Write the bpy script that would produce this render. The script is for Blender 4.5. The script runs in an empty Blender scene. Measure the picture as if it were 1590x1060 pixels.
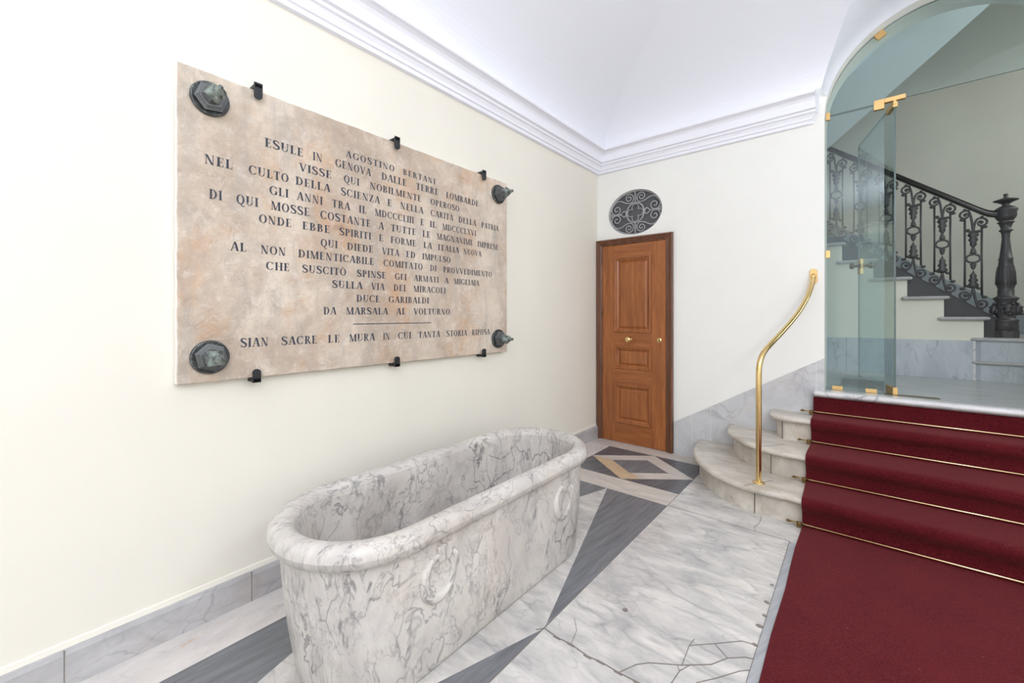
import bpy, bmesh, math, random
from mathutils import Vector, Matrix
random.seed(4)
scene = bpy.context.scene
C = scene.collection
PI = math.pi

# ---------------------------------------------------------------- camera
cam_d = bpy.data.cameras.new('camera')
cam = bpy.data.objects.new('camera', cam_d); C.objects.link(cam)
cam.location = (2.06, 0.0, 1.25)
cam.rotation_euler = (PI/2, 0, math.radians(39.863))
cam_d.sensor_width = 36.0
cam_d.lens = 14.615
cam_d.shift_y = -41/1590
cam_d.clip_start = 0.02
scene.camera = cam

# ---------------------------------------------------------------- light
scene.view_settings.view_transform = 'Standard'
scene.view_settings.look = 'None'
scene.view_settings.exposure = 0.2
scene.view_settings.gamma = 1.0
scene.view_settings.use_curve_mapping = False
world = bpy.data.worlds.new('world'); scene.world = world
world.use_nodes = True
world.node_tree.nodes['Background'].inputs[0].default_value = (0.86, 0.93, 1.0, 1)
world.node_tree.nodes['Background'].inputs[1].default_value = 1.6

def area(name, loc, rot, sx, sy, power, col=(1, 1, 1)):
    d = bpy.data.lights.new(name, 'AREA'); d.shape = 'RECTANGLE'
    d.size = sx; d.size_y = sy; d.energy = power; d.color = col
    o = bpy.data.objects.new(name, d); C.objects.link(o)
    o.location = loc; o.rotation_euler = rot
    return o
# daylight coming in through the street entrance behind the camera
area('entrance_daylight', (2.6, -3.25, 1.55), (PI/2, 0, PI), 2.6, 2.6, 126, (0.95, 0.98, 1.0))
# broad, weak area light at the right hand wall, facing the plaque wall
area('right_wall_light', (4.96, 0.6, 1.7), (PI/2, 0, PI/2), 3.0, 2.0, 12, (0.95, 0.985, 1.0))
# added unseen strip light that brightens the grey stairwell
area('stairwell_fill', (4.9, 5.1, 3.15), (PI/2, 0, PI/2), 1.7, 0.22, 25, (0.95, 1.0, 0.98))

# added point light without a fixture, lifting the far corner and the vault
ld = bpy.data.lights.new('corner_fill', 'POINT'); ld.energy = 46; ld.shadow_soft_size = 0.22; ld.color = (0.9, 0.95, 1.0)
lo = bpy.data.objects.new('corner_fill', ld); C.objects.link(lo); lo.location = (3.3, 1.25, 2.5)

# added unseen area light, aimed up from behind the camera to brighten the vault
area('vault_fill', (3.0, -1.5, 2.0), (PI, 0, 0), 1.2, 0.6, 118, (0.93, 0.96, 1.0))

# ---------------------------------------------------------------- materials
def S(r, g, b):
    f = lambda c: (c/255)/12.92 if c/255 <= 0.04045 else ((c/255+0.075)/1.055)**2.4
    return (f(r), f(g), f(b), 1.0)

class NT:
    def __init__(s, name, rough=0.5, metal=0.0):
        s.m = bpy.data.materials.new(name); s.m.use_nodes = True
        s.t = s.m.node_tree
        s.p = s.t.nodes['Principled BSDF']
        s.p.inputs['Roughness'].default_value = rough
        s.p.inputs['Metallic'].default_value = metal
        s.co = None
    def n(s, typ, **kw):
        nd = s.t.nodes.new(typ)
        for k, v in kw.items():
            if k in nd.inputs.keys():
                if hasattr(v, 'links') or isinstance(v, bpy.types.NodeSocket): s.t.links.new(v, nd.inputs[k])
                else: nd.inputs[k].default_value = v
            else: setattr(nd, k, v)
        return nd
    def coord(s):
        if not s.co: s.co = s.n('ShaderNodeTexCoord').outputs['Object']
        return s.co
    def mapping(s, vec, rot=(0, 0, 0), scale=(1, 1, 1)):
        nd = s.t.nodes.new('ShaderNodeMapping'); s.t.links.new(vec, nd.inputs['Vector'])
        nd.inputs['Rotation'].default_value = rot; nd.inputs['Scale'].default_value = scale
        return nd.outputs[0]
    def noise(s, vec, scale, detail=4, rough=0.55, dist=0.0):
        return s.n('ShaderNodeTexNoise', Vector=vec, Scale=scale, Detail=detail, Roughness=rough, Distortion=dist)
    def ramp(s, fac, stops):
        nd = s.t.nodes.new('ShaderNodeValToRGB'); s.t.links.new(fac, nd.inputs[0])
        cr = nd.color_ramp
        while len(cr.elements) < len(stops): cr.elements.new(0.5)
        for e, (p, c) in zip(cr.elements, stops):
            e.position = p; e.color = c if not isinstance(c, (int, float)) else (c, c, c, 1)
        return nd.outputs[0]
    def mix(s, fac, a, b, mode='MIX'):
        nd = s.t.nodes.new('ShaderNodeMix'); nd.data_type = 'RGBA'; nd.blend_type = mode
        for sock, v in ((nd.inputs[0], fac), (nd.inputs[6], a), (nd.inputs[7], b)):
            if isinstance(v, bpy.types.NodeSocket): s.t.links.new(v, sock)
            else: sock.default_value = v
        return nd.outputs[2]
    def warp(s, vec, scale, amt):
        nz = s.noise(vec, scale, 3)
        sub = s.n('ShaderNodeVectorMath', operation='SUBTRACT'); s.t.links.new(nz.outputs['Color'], sub.inputs[0]); sub.inputs[1].default_value = (0.5, 0.5, 0.5)
        sc = s.n('ShaderNodeVectorMath', operation='SCALE'); s.t.links.new(sub.outputs[0], sc.inputs[0]); sc.inputs['Scale'].default_value = amt
        ad = s.n('ShaderNodeVectorMath', operation='ADD'); s.t.links.new(vec, ad.inputs[0]); s.t.links.new(sc.outputs[0], ad.inputs[1])
        return ad.outputs[0]
    def edges(s, vec, scale):
        v = s.t.nodes.new('ShaderNodeTexVoronoi'); v.feature = 'DISTANCE_TO_EDGE'
        s.t.links.new(vec, v.inputs['Vector']); v.inputs['Scale'].default_value = scale
        return v.outputs['Distance']
    def base(s, c):
        if isinstance(c, bpy.types.NodeSocket): s.t.links.new(c, s.p.inputs['Base Color'])
        else: s.p.inputs['Base Color'].default_value = c
        return s
    def bump(s, fac, strength=0.2, dist=0.01):
        b = s.n('ShaderNodeBump', Strength=strength, Distance=dist); s.t.links.new(fac, b.inputs['Height'])
        s.t.links.new(b.outputs[0], s.p.inputs['Normal']); return s
W1 = (1, 1, 1, 1)

def plaster(name, col, var=0.03):
    m = NT(name, 0.75)
    nz = m.noise(m.coord(), 1.7, 5)
    c2 = tuple(c*(1-var) for c in col[:3]) + (1,)
    m.base(m.mix(m.ramp(nz.outputs['Fac'], [(0.35, 0.0), (0.65, 1.0)]), c2, col))
    m.bump(m.noise(m.coord(), 14, 6).outputs['Fac'], 0.08, 0.004)
    return m.m

def veined(name, a, b, vein, rough=0.3, rot=(0, 0, 0), sc=(1, 1, 1), v1=6.0, w1=0.05, v2=14.0, w2=0.04, cloud=2.2, m1=(0.42, 0.62), s1=0.8, s2=0.6, stain=None, warp=0.35, fleck=0.0):
    m = NT(name, rough)
    vec = m.mapping(m.coord(), rot, sc)
    wv = m.warp(vec, 2.2, warp)
    cl = m.noise(wv, cloud, 7, 0.62)
    col = m.mix(m.ramp(cl.outputs['Fac'], [(0.34, 0.0), (0.66, 1.0)]), b, a)
    mask = m.ramp(m.noise(vec, 2.0, 4, 0.6).outputs['Fac'], [(m1[0], 0.0), (m1[1], s1)])
    e = m.ramp(m.edges(wv, v1), [(0.0, 1.0), (w1*0.35, 0.55), (w1, 0.0)])
    k = m.mix(1.0, mask, e, 'MULTIPLY'); col = m.mix(k, col, vein)
    mask2 = m.ramp(m.noise(vec, 3.7, 4, 0.6).outputs['Fac'], [(0.46, 0.0), (0.64, s2)])
    e2 = m.ramp(m.edges(m.warp(vec, 5.0, 0.14), v2), [(0.0, 1.0), (w2, 0.0)])
    k2 = m.mix(1.0, mask2, e2, 'MULTIPLY'); col = m.mix(k2, col, vein)
    if fleck:
        f = m.ramp(m.noise(m.mapping(vec, (0, 0, 0), (1.0, 1.0, 0.35)), 26, 3, 0.6).outputs['Fac'], [(0.66, 0.0), (0.74, fleck)])
        col = m.mix(f, col, vein)
    if stain:
        st = m.ramp(m.noise(vec, 3.1, 5, 0.65).outputs['Fac'], [(0.56, 0.0), (0.75, stain[1])])
        col = m.mix(st, col, stain[0])
    m.base(col)
    m.bump(m.noise(m.coord(), 35, 4).outputs['Fac'], 0.05, 0.003)
    return m.m

def streaked(name, dark, light, rot, rough=0.35, scale=3.0):
    m = NT(name, rough)
    rv = m.mapping(m.warp(m.coord(), 2.0, 0.05), rot)
    vec = m.mapping(rv, (0, 0, 0), (1.0, 13.0, 6.0))
    n1 = m.noise(vec, scale, 6, 0.6)
    col = m.mix(m.ramp(n1.outputs['Fac'], [(0.3, 0.0), (0.7, 1.0)]), dark, light)
    n2 = m.noise(m.mapping(rv, (0, 0, 0), (1.3, 30.0, 8.0)), 3.0, 3, 0.5)
    col = m.mix(m.ramp(n2.outputs['Fac'], [(0.63, 0.0), (0.72, 0.35)]), col, S(176, 178, 180))
    m.base(col); return m.m

def plain(name, col, rough=0.5, metal=0.0, bump=None):
    m = NT(name, rough, metal); m.base(col)
    if bump: m.bump(m.noise(m.coord(), bump[0], 4).outputs['Fac'], bump[1], 0.003)
    return m.m

M = {}
M['wall'] = plaster('cream_plaster', S(235, 230, 217))
M['wall_back'] = plaster('off_white_plaster', S(240, 239, 233))
M['vault'] = plaster('white_vault_plaster', S(243, 245, 254), 0.015)
M['trim'] = plaster('white_cornice_plaster', S(242, 242, 249), 0.015)
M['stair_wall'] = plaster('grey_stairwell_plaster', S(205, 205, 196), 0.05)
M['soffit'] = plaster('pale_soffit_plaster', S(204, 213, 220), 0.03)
M['string_wall'] = plaster('cream_string_plaster', S(232, 230, 214), 0.02)
def carrara(name, a, b, vein, rough):
    m = NT(name, rough); co = m.coord()
    v = m.mapping(co, (0.55, -0.35, 0.5), (2.3, 1.0, 0.75))
    wv = m.warp(v, 3.0, 0.28)
    cl = m.noise(wv, 3.0, 7, 0.65)
    col = m.mix(m.ramp(cl.outputs['Fac'], [(0.38, 0.0), (0.62, 1.0)]), b, a)
    def ridge(vec, sc, det, w, rg=0.6):
        return m.ramp(m.noise(vec, sc, det, rg).outputs['Fac'], [(0.5-w, 0.0), (0.5-w*0.25, 0.75), (0.5, 1.0), (0.5+w*0.25, 0.75), (0.5+w, 0.0)])
    for sc, det, w, lo, hi, st, ms in ((3.4, 5, 0.018, 0.41, 0.62, 0.8, 2.2), (7.0, 5, 0.020, 0.43, 0.62, 0.65, 3.1), (13.0, 4, 0.022, 0.45, 0.64, 0.5, 4.0)):
        mk = m.ramp(m.noise(m.mapping(v, (0, 0, 0), (1, 1, 1)), ms, 4, 0.6, 0.0).outputs['Fac'], [(lo, 0.0), (hi, st)])
        col = m.mix(m.mix(1.0, mk, ridge(wv, sc, det, w), 'MULTIPLY'), col, vein)
    mk = m.ramp(m.noise(v, 2.6, 3, 0.6).outputs['Fac'], [(0.50, 0.0), (0.60, 0.7)])
    e = m.ramp(m.edges(m.warp(v, 4.0, 0.3), 6.0), [(0.0, 1.0), (0.014, 0.5), (0.035, 0.0)])
    col = m.mix(m.mix(1.0, mk, e, 'MULTIPLY'), col, vein)
    fl = m.ramp(m.noise(m.mapping(v, (0, 0, 0), (1.6, 1.0, 0.35)), 17, 3, 0.6).outputs['Fac'], [(0.62, 0.0), (0.72, 0.6)])
    col = m.mix(fl, col, vein)
    wm = m.ramp(m.noise(co, 2.3, 4, 0.6).outputs['Fac'], [(0.50, 0.0), (0.70, 0.35)])
    col = m.mix(wm, col, S(206, 190, 170))
    m.base(col); m.bump(m.noise(co, 35, 4).outputs['Fac'], 0.05, 0.003); return m.m
M['bath'] = carrara('veined_bath_marble', S(214, 208, 200), S(184, 178, 172), S(72, 72, 78), 0.3)
M['slab'] = veined('white_floor_marble', S(216, 211, 204), S(174, 171, 168), S(116, 116, 117), 0.27, (0, 0, -0.35), (1.0, 2.2, 1.0), 3.0, 0.07, 7.0, 0.05, 4.2, (0.45, 0.66), 0.5, 0.35, (S(200, 184, 164), 0.3), 0.5, 0.4)
M['strip'] = veined('beige_floor_marble', S(212, 203, 193), S(190, 182, 174), S(150, 142, 136), 0.33, (0, 0, 0.5), (1.0, 3.0, 1.0), 3.0, 0.05, 9.0, 0.05, 5.0, (0.5, 0.7), 0.4, 0.3, (S(196, 150, 105), 0.0), 0.3)
M['border'] = veined('stained_border_marble', S(222, 216, 210), S(200, 194, 190), S(140, 136, 134), 0.33, (0, 0, 0.3), (2.0, 1.0, 1.0), 3.0, 0.05, 9.0, 0.05, 5.0, (0.5, 0.7), 0.4, 0.3, (S(192, 134, 80), 1.0), 0.3)
M['amber'] = veined('amber_floor_marble', S(208, 184, 152), S(188, 160, 124), S(150, 120, 90), 0.33, (0, 0, 0.9), (1, 2, 1), 4.0, 0.05, 9.0, 0.05, 5.0)
M['dark'] = streaked('dark_grey_streaked_marble', S(92, 93, 96), S(126, 128, 132), (0, 0, -PI/2+0.06))
M['dark2'] = streaked('charcoal_streaked_marble', S(74, 74, 78), S(106, 107, 111), (0, 0, -PI/2+0.25))
M['grey'] = streaked('pale_grey_streaked_marble', S(140, 142, 144), S(172, 174, 176), (0, 0, -PI/2+0.35))
M['step'] = veined('warm_step_marble', S(220, 212, 200), S(180, 172, 160), S(130, 124, 116), 0.32, (0.2, 0.4, 0.2), (1, 1.8, 1), 3.0, 0.05, 8.0, 0.04, 4.0, (0.5, 0.7), 0.5, 0.3, (S(150, 124, 98), 0.55), 0.4, 0.5)
M['dado'] = veined('grey_dado_marble', S(206, 205, 205), S(182, 183, 186), S(132, 132, 136), 0.32, (0.2, 0.5, 0.2), (1, 1, 1), 2.5, 0.05, 7.0, 0.04, 3.2, (0.45, 0.66), 0.5, 0.4, (S(176, 150, 126), 0.35), 0.5)
M['dado2'] = veined('blue_grey_dado_marble', S(196, 202, 206), S(172, 180, 186), S(98, 104, 110), 0.3, (0.1, 0.7, 0.1), (2.2, 1, 0.8), 2.2, 0.05, 6.0, 0.05, 3.0, (0.45, 0.62), 0.8, 0.5, None, 0.5)
M['slate'] = plain('slate_blue_paint', S(146, 155, 162), 0.6)
M['landing'] = streaked('grey_landing_marble', S(150, 152, 150), S(176, 178, 175), (0, 0, 0.02), 0.22)
M['nosing'] = veined('white_nosing_marble', S(222, 221, 220), S(204, 203, 204), S(130, 130, 134), 0.28, (0, 0, 0.4), (1, 1, 1), 4.0, 0.05, 9.0, 0.04)
M['base'] = veined('grey_baseboard_marble', S(192, 190, 190), S(164, 162, 162), S(118, 118, 124), 0.33, (0.4, 0, 0.3), (1, 1, 1.5), 3.0, 0.06, 8.0, 0.04, 4.0, (0.45, 0.66), 0.5, 0.4, (S(170, 150, 130), 0.3))
M['joint'] = plain('dark_joint', S(92, 86, 80), 0.9)
M['grout'] = plain('pale_grout', S(222, 220, 216), 0.9)
M['crack'] = plain('dirty_crack', S(124, 116, 108), 0.9)
M['brass'] = plain('polished_brass', S(226, 196, 136), 0.14, 1.0)
M['gold'] = plain('satin_gold', S(222, 184, 124), 0.4, 1.0)
M['rodbrass'] = plain('pale_brass', S(232, 208, 160), 0.25, 1.0)
M['oldbrass'] = plain('aged_brass', S(120, 96, 60), 0.35, 1.0)
M['iron'] = plain('black_painted_iron', S(78, 76, 78), 0.42, 0.2, (60, 0.15))
M['rail'] = plain('dark_polished_wood', S(34, 28, 27), 0.22)
M['grille'] = plain('grey_painted_iron', S(168, 166, 168), 0.5)
M['grille_back'] = plain('dark_backing', S(88, 89, 92), 0.8, 0.0, (20, 0.2))
M['clamp'] = plain('black_steel', S(44, 45, 48), 0.5, 0.4)
M['curb'] = plain('charcoal_paint', S(66, 67, 68), 0.55)
M['ink'] = plain('blue_black_letter_paint', S(62, 66, 76), 0.85)
M['chip'] = plain('white_plaster_edge', S(238, 234, 228), 0.9)
M['hole'] = plain('keyhole_black', S(14, 12, 10), 0.9)
M['spring'] = plain('bronze_floor_plate', S(112, 104, 88), 0.45, 0.6)

# bronze with green patina
m = NT('patinated_bronze', 0.45, 0.55)
nz = m.noise(m.coord(), 38, 5, 0.65)
m.base(m.mix(m.ramp(nz.outputs['Fac'], [(0.50, 0.0), (0.72, 1.0)]), S(72, 73, 75), S(134, 146, 140)))
m.bump(nz.outputs['Fac'], 0.2, 0.003); M['bronze'] = m.m
M['bronze_cap'] = plain('worn_grey_bronze', S(100, 103, 103), 0.42, 0.5, (30, 0.25))
m = NT('verdigris_bronze', 0.5, 0.4)
nz = m.noise(m.coord(), 45, 5, 0.65)
m.base(m.mix(m.ramp(nz.outputs['Fac'], [(0.38, 0.0), (0.58, 1.0)]), S(72, 76, 75), S(150, 164, 157)))
m.bump(nz.outputs['Fac'], 0.6, 0.005); M['verdigris'] = m.m

# plaque stone
m = NT('pinkish_plaque_stone', 0.6)
co = m.coord()
wv = m.warp(co, 3.0, 0.3)
c = m.mix(m.ramp(m.noise(wv, 2.1, 7, 0.66).outputs['Fac'], [(0.36, 0.0), (0.64, 1.0)]), S(184, 165, 146), S(225, 210, 191))
c = m.mix(m.ramp(m.noise(m.warp(co, 2.0, 0.4), 3.4, 6, 0.66).outputs['Fac'], [(0.52, 0.0), (0.72, 0.8)]), c, S(204, 156, 112))
c = m.mix(m.ramp(m.noise(m.mapping(co, (0, 0, 0), (1, 4, 0.8)), 2.6, 6, 0.66).outputs['Fac'], [(0.50, 0.0), (0.70, 0.65)]), c, S(176, 166, 156))
k = m.mix(1.0, m.ramp(m.noise(co, 1.7, 3).outputs['Fac'], [(0.56, 0.0), (0.66, 0.45)]), m.ramp(m.edges(m.warp(co, 2.5, 0.6), 2.2), [(0.0, 1.0), (0.012, 0.0)]), 'MULTIPLY')
c = m.mix(k, c, S(150, 124, 108))
c = m.mix(m.ramp(m.noise(m.warp(co, 9, 0.1), 22, 6, 0.7).outputs['Fac'], [(0.52, 0.0), (0.70, 0.4)]), c, S(240, 230, 220))
c = m.mix(m.ramp(m.noise(m.warp(co, 7, 0.1), 13, 6, 0.7).outputs['Fac'], [(0.55, 0.0), (0.72, 0.45)]), c, S(166, 146, 130))
m.base(c)
h1 = m.ramp(m.noise(m.warp(co, 6, 0.25), 8, 8, 0.72).outputs['Fac'], [(0.35, 0.0), (0.60, 1.0)])
m.bump(h1, 0.5, 0.010); M['plaque'] = m.m

# wood
def wood(name, a, b, rough, axis='z'):
    m = NT(name, rough)
    sc = (14, 14, 0.9) if axis == 'z' else (0.9, 14, 14)
    v = m.mapping(m.warp(m.coord(), 2.0, 0.05), (0, 0, 0), sc)
    c = m.mix(m.ramp(m.noise(v, 2.2, 6, 0.6).outputs['Fac'], [(0.3, 0.0), (0.7, 1.0)]), a, b)
    v2 = m.mapping(m.coord(), (0, 0, 0), tuple(x*5 for x in sc))
    c = m.mix(m.ramp(m.noise(v2, 2.0, 3).outputs['Fac'], [(0.5, 0.0), (0.7, 0.35)]), c, tuple(x*0.55 for x in a[:3]) + (1,))
    m.base(c); return m.m
M['wood'] = wood('honey_brown_door_wood', S(132, 73, 34), S(172, 104, 54), 0.32)
M['wood_h'] = wood('honey_brown_rail_wood', S(132, 73, 34), S(172, 104, 54), 0.32, 'x')
M['frame'] = wood('dark_brown_frame_wood', S(88, 54, 37), S(122, 79, 54), 0.34)

# carpet
m = NT('dark_red_carpet', 0.95)
co = m.coord()
c = m.mix(m.ramp(m.noise(co, 5, 5).outputs['Fac'], [(0.3, 0.0), (0.7, 1.0)]), S(60, 6, 11), S(77, 12, 18))
c = m.mix(m.ramp(m.noise(co, 260, 2).outputs['Fac'], [(0.42, 0.0), (0.62, 1.0)]), c, S(94, 25, 31))
c = m.mix(m.ramp(m.noise(co, 38, 1).outputs['Fac'], [(0.80, 0.0), (0.84, 0.6)]), c, S(190, 130, 130))
m.base(c); m.bump(m.noise(co, 330, 2).outputs['Fac'], 0.6, 0.004)
m.p.inputs['Sheen Weight'].default_value = 0.24
m.p.inputs['Sheen Tint'].default_value = S(220, 130, 130)
m.p.inputs['Specular IOR Level'].default_value = 0.1
M['carpet'] = m.m

# clear tinted architectural glass
def glass(name, tint, refl):
    m = bpy.data.materials.new(name); m.use_nodes = True
    t = m.node_tree; t.nodes.clear()
    out = t.nodes.new('ShaderNodeOutputMaterial'); mx = t.nodes.new('ShaderNodeMixShader')
    tr = t.nodes.new('ShaderNodeBsdfTransparent'); tr.inputs[0].default_value = tint
    gl = t.nodes.new('ShaderNodeBsdfGlossy'); gl.inputs['Roughness'].default_value = 0.02; gl.inputs['Color'].default_value = (0.95, 1, 1, 1)
    fr = t.nodes.new('ShaderNodeFresnel')
    ge = t.nodes.new('ShaderNodeNewGeometry'); mr = t.nodes.new('ShaderNodeMapRange')     # the same air-to-glass index from both faces
    mr.inputs['To Min'].default_value = refl; mr.inputs['To Max'].default_value = 1/refl
    t.links.new(ge.outputs['Backfacing'], mr.inputs['Value']); t.links.new(mr.outputs[0], fr.inputs[0])
    t.links.new(fr.outputs[0], mx.inputs[0]); t.links.new(tr.outputs[0], mx.inputs[1]); t.links.new(gl.outputs[0], mx.inputs[2])
    t.links.new(mx.outputs[0], out.inputs[0]); return m
M['glass'] = glass('green_tinted_glass', (0.86, 0.915, 0.91, 1), 1.5)
M['glass_edge'] = plain('glass_cut_edge', S(84, 100, 98), 0.15)

# ---------------------------------------------------------------- mesh helpers
class MB:
    def __init__(s): s.v = []; s.f = []; s.mi = []; s.sm = []
    def add(s, vs, fs, mi=0, smooth=False):
        b = len(s.v); s.v += [tuple(p) for p in vs]
        for q in fs: s.f.append([b+i for i in q]); s.mi.append(mi); s.sm.append(smooth)
        return s
    def box(s, a, b, mi=0):
        x0, y0, z0 = a; x1, y1, z1 = b
        return s.add([(x0,y0,z0),(x1,y0,z0),(x1,y1,z0),(x0,y1,z0),(x0,y0,z1),(x1,y0,z1),(x1,y1,z1),(x0,y1,z1)],
            [(0,3,2,1),(4,5,6,7),(0,1,5,4),(1,2,6,5),(2,3,7,6),(3,0,4,7)], mi)
    def prism(s, pts, d, mi=0, side=None):
        """pts: planar 3D loop, d: extrusion vector"""
        n = len(pts); d = Vector(d); P = [Vector(p) for p in pts]
        s.add(P + [p+d for p in P], [tuple(range(n))[::-1], tuple(range(n, 2*n))], mi)
        b = len(s.v) - 2*n
        for i in range(n):
            j = (i+1) % n; s.f.append([b+i, b+j, b+n+j, b+n+i]); s.mi.append(mi if side is None else side); s.sm.append(False)
        return s
    def loft(s, loops, mi=0, smooth=True, cap0=True, cap1=True, closed=True):
        n = len(loops[0]); b = len(s.v)
        for L in loops: s.v += [tuple(p) for p in L]
        for k in range(len(loops)-1):
            for i in range(n if closed else n-1):
                j = (i+1) % n
                s.f.append([b+k*n+i, b+k*n+j, b+(k+1)*n+j, b+(k+1)*n+i]); s.mi.append(mi); s.sm.append(smooth)
        if cap0: s.f.append([b+i for i in range(n)][::-1]); s.mi.append(mi); s.sm.append(False)
        if cap1: s.f.append([b+(len(loops)-1)*n+i for i in range(n)]); s.mi.append(mi); s.sm.append(False)
        return s
    def tube(s, pts, r, n=8, mi=0, closed=False, flat=1.0):
        P = [Vector(p) for p in pts]; m_ = len(P)
        R = r if isinstance(r, (list, tuple)) else [r]*m_
        up = None; loops = []
        for i in range(m_):
            if closed: t = P[(i+1) % m_] - P[i-1]
            else: t = P[min(i+1, m_-1)] - P[max(i-1, 0)]
            if t.length < 1e-9: t = Vector((0, 0, 1))
            t.normalize()
            if up is None:
                up = Vector((0, 0, 1)) if abs(t.z) < 0.9 else Vector((0, 1, 0))
            a = up - t*up.dot(t)
            if a.length < 1e-6: a = t.orthogonal()
            a.normalize(); up = a; bb = t.cross(a)
            loops.append([P[i] + (a*math.cos(2*PI*k/n)+bb*math.sin(2*PI*k/n)*flat)*R[i] for k in range(n)])
        if closed: loops.append(loops[0])
        return s.loft(loops, mi, True, not closed, not closed)
    def lathe(s, prof, o=(0, 0, 0), ax='z', n=24, mi=0, smooth=True, rot=0.0):
        """prof: list of (r, h)"""
        loops = []
        for r, h in prof:
            L = []
            for k in range(n):
                a = 2*PI*k/n + rot; c_, s_ = r*math.cos(a), r*math.sin(a)
                p = {'z': (c_, s_, h), 'x': (h, c_, s_), 'y': (c_, h, s_)}[ax]
                L.append((o[0]+p[0], o[1]+p[1], o[2]+p[2]))
            loops.append(L)
        return s.loft(loops, mi, smooth)
    def ell(s, c, r, mi=0, n=10):
        loops = []
        for i in range(1, n):
            a = PI*i/n
            loops.append([(c[0]+r[0]*math.sin(a)*math.cos(2*PI*k/(n*2)), c[1]+r[1]*math.sin(a)*math.sin(2*PI*k/(n*2)), c[2]-r[2]*math.cos(a)) for k in range(n*2)])
        return s.loft(loops, mi)
    def mirror_x(s, cx):
        n = len(s.v); nf = len(s.f)
        s.v += [(2*cx-x, y, z) for x, y, z in s.v]
        for i in range(nf):
            s.f.append([n+j for j in reversed(s.f[i])]); s.mi.append(s.mi[i]); s.sm.append(s.sm[i])
        return s
    def build(s, name, mats, parent=None, fix=True, bevel=0.0):
        me = bpy.data.meshes.new(name)
        me.from_pydata(s.v, [], s.f); me.update()
        if not isinstance(mats, (list, tuple)): mats = [mats]
        for k in mats: me.materials.append(k)
        me.polygons.foreach_set('material_index', s.mi)
        me.polygons.foreach_set('use_smooth', s.sm)
        if fix:
            b = bmesh.new(); b.from_mesh(me); bmesh.ops.recalc_face_normals(b, faces=b.faces); b.to_mesh(me); b.free()
        o = bpy.data.objects.new(name, me); C.objects.link(o)
        if bevel:
            bv = o.modifiers.new('edge_round', 'BEVEL'); bv.width = bevel; bv.segments = 2; bv.limit_method = 'ANGLE'; bv.angle_limit = math.radians(40)
        if parent is not None: attach(o, parent)
        return o

def world_of(o):
    mtx = Matrix.LocRotScale(o.location, o.rotation_euler, o.scale)
    return world_of(o.parent) @ o.matrix_parent_inverse @ mtx if o.parent else mtx
def attach(o, p):
    o.parent = p; o.matrix_parent_inverse = world_of(p).inverted()
def thing(name, label, cat, loc=(0, 0, 0), group=None):
    o = bpy.data.objects.new(name, None); C.objects.link(o); o.location = loc; o.empty_display_size = 0.1
    o['label'] = label; o['category'] = cat
    if group: o['group'] = group
    return o
def struct(o, label=None, cat=None):
    o['kind'] = 'structure'
    if label: o['label'] = label
    if cat: o['category'] = cat
    return o
def tag(o, label, cat, group=None):
    o['label'] = label; o['category'] = cat
    if group: o['group'] = group
    return o
def dup(root, loc, label, rotz=None):
    r = root.copy(); C.objects.link(r); r.location = loc; r['label'] = label
    for ch in list(root.children):
        c = ch.copy(); C.objects.link(c); c.parent = r
        for g in list(ch.children):
            d = g.copy(); C.objects.link(d); d.parent = c
    return r
def chaikin(p, it=2):
    for _ in range(it):
        q = [p[0]]
        for a, b in zip(p[:-1], p[1:]):
            q.append(tuple(0.75*x+0.25*y for x, y in zip(a, b))); q.append(tuple(0.25*x+0.75*y for x, y in zip(a, b)))
        q.append(p[-1]); p = q
    return p
def filled(name, loops, y, d, mats, parent=None):
    """flat shape with holes in the x-z plane at y, extruded by d along y"""
    b = bmesh.new(); edges = []
    for L in loops:
        vs = [b.verts.new((x, y, z)) for x, z in L]
        for i in range(len(vs)): edges.append(b.edges.new((vs[i], vs[(i+1) % len(vs)])))
    r = bmesh.ops.triangle_fill(b, use_beauty=True, use_dissolve=False, edges=edges)
    fs = [f for f in r['geom'] if isinstance(f, bmesh.types.BMFace)]
    ex = bmesh.ops.extrude_face_region(b, geom=fs)
    bmesh.ops.translate(b, verts=[v for v in ex['geom'] if isinstance(v, bmesh.types.BMVert)], vec=(0, d, 0))
    bmesh.ops.recalc_face_normals(b, faces=b.faces)
    me = bpy.data.meshes.new(name); b.to_mesh(me); b.free(); me.materials.append(mats)
    o = bpy.data.objects.new(name, me); C.objects.link(o)
    if parent: attach(o, parent)
    return o

# ================================================================ THE ROOM
YB = 3.84            # face of the back wall
XR = 5.0             # right hand wall
YF = -3.2            # street wall
ZL = 0.694           # landing height
AX, AZ, AR = 2.50, 2.712, 0.637     # arched opening
LR = 0.665           # lunette radius

o = MB().box((-0.25, YF-0.3, 0), (0, 6.9, 5.2)).build('wall_left', M['wall']); struct(o, 'cream plastered long wall behind the bathtub and plaque', 'wall')
o = MB().box((XR, YF-0.3, 0), (XR+0.25, YB+0.3, 5.2)).build('wall_right', M['wall']); struct(o, 'cream plastered wall facing the plaque wall', 'wall')
mb = MB().box((0, YF-0.25, 0), (0.9, YF, 5.2)).box((3.9, YF-0.25, 0), (XR, YF, 5.2)).box((0.9, YF-0.25, 2.95), (3.9, YF, 5.2))
o = mb.build('wall_front', M['wall']); struct(o, 'cream street wall with the wide entrance opening', 'wall')

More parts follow.
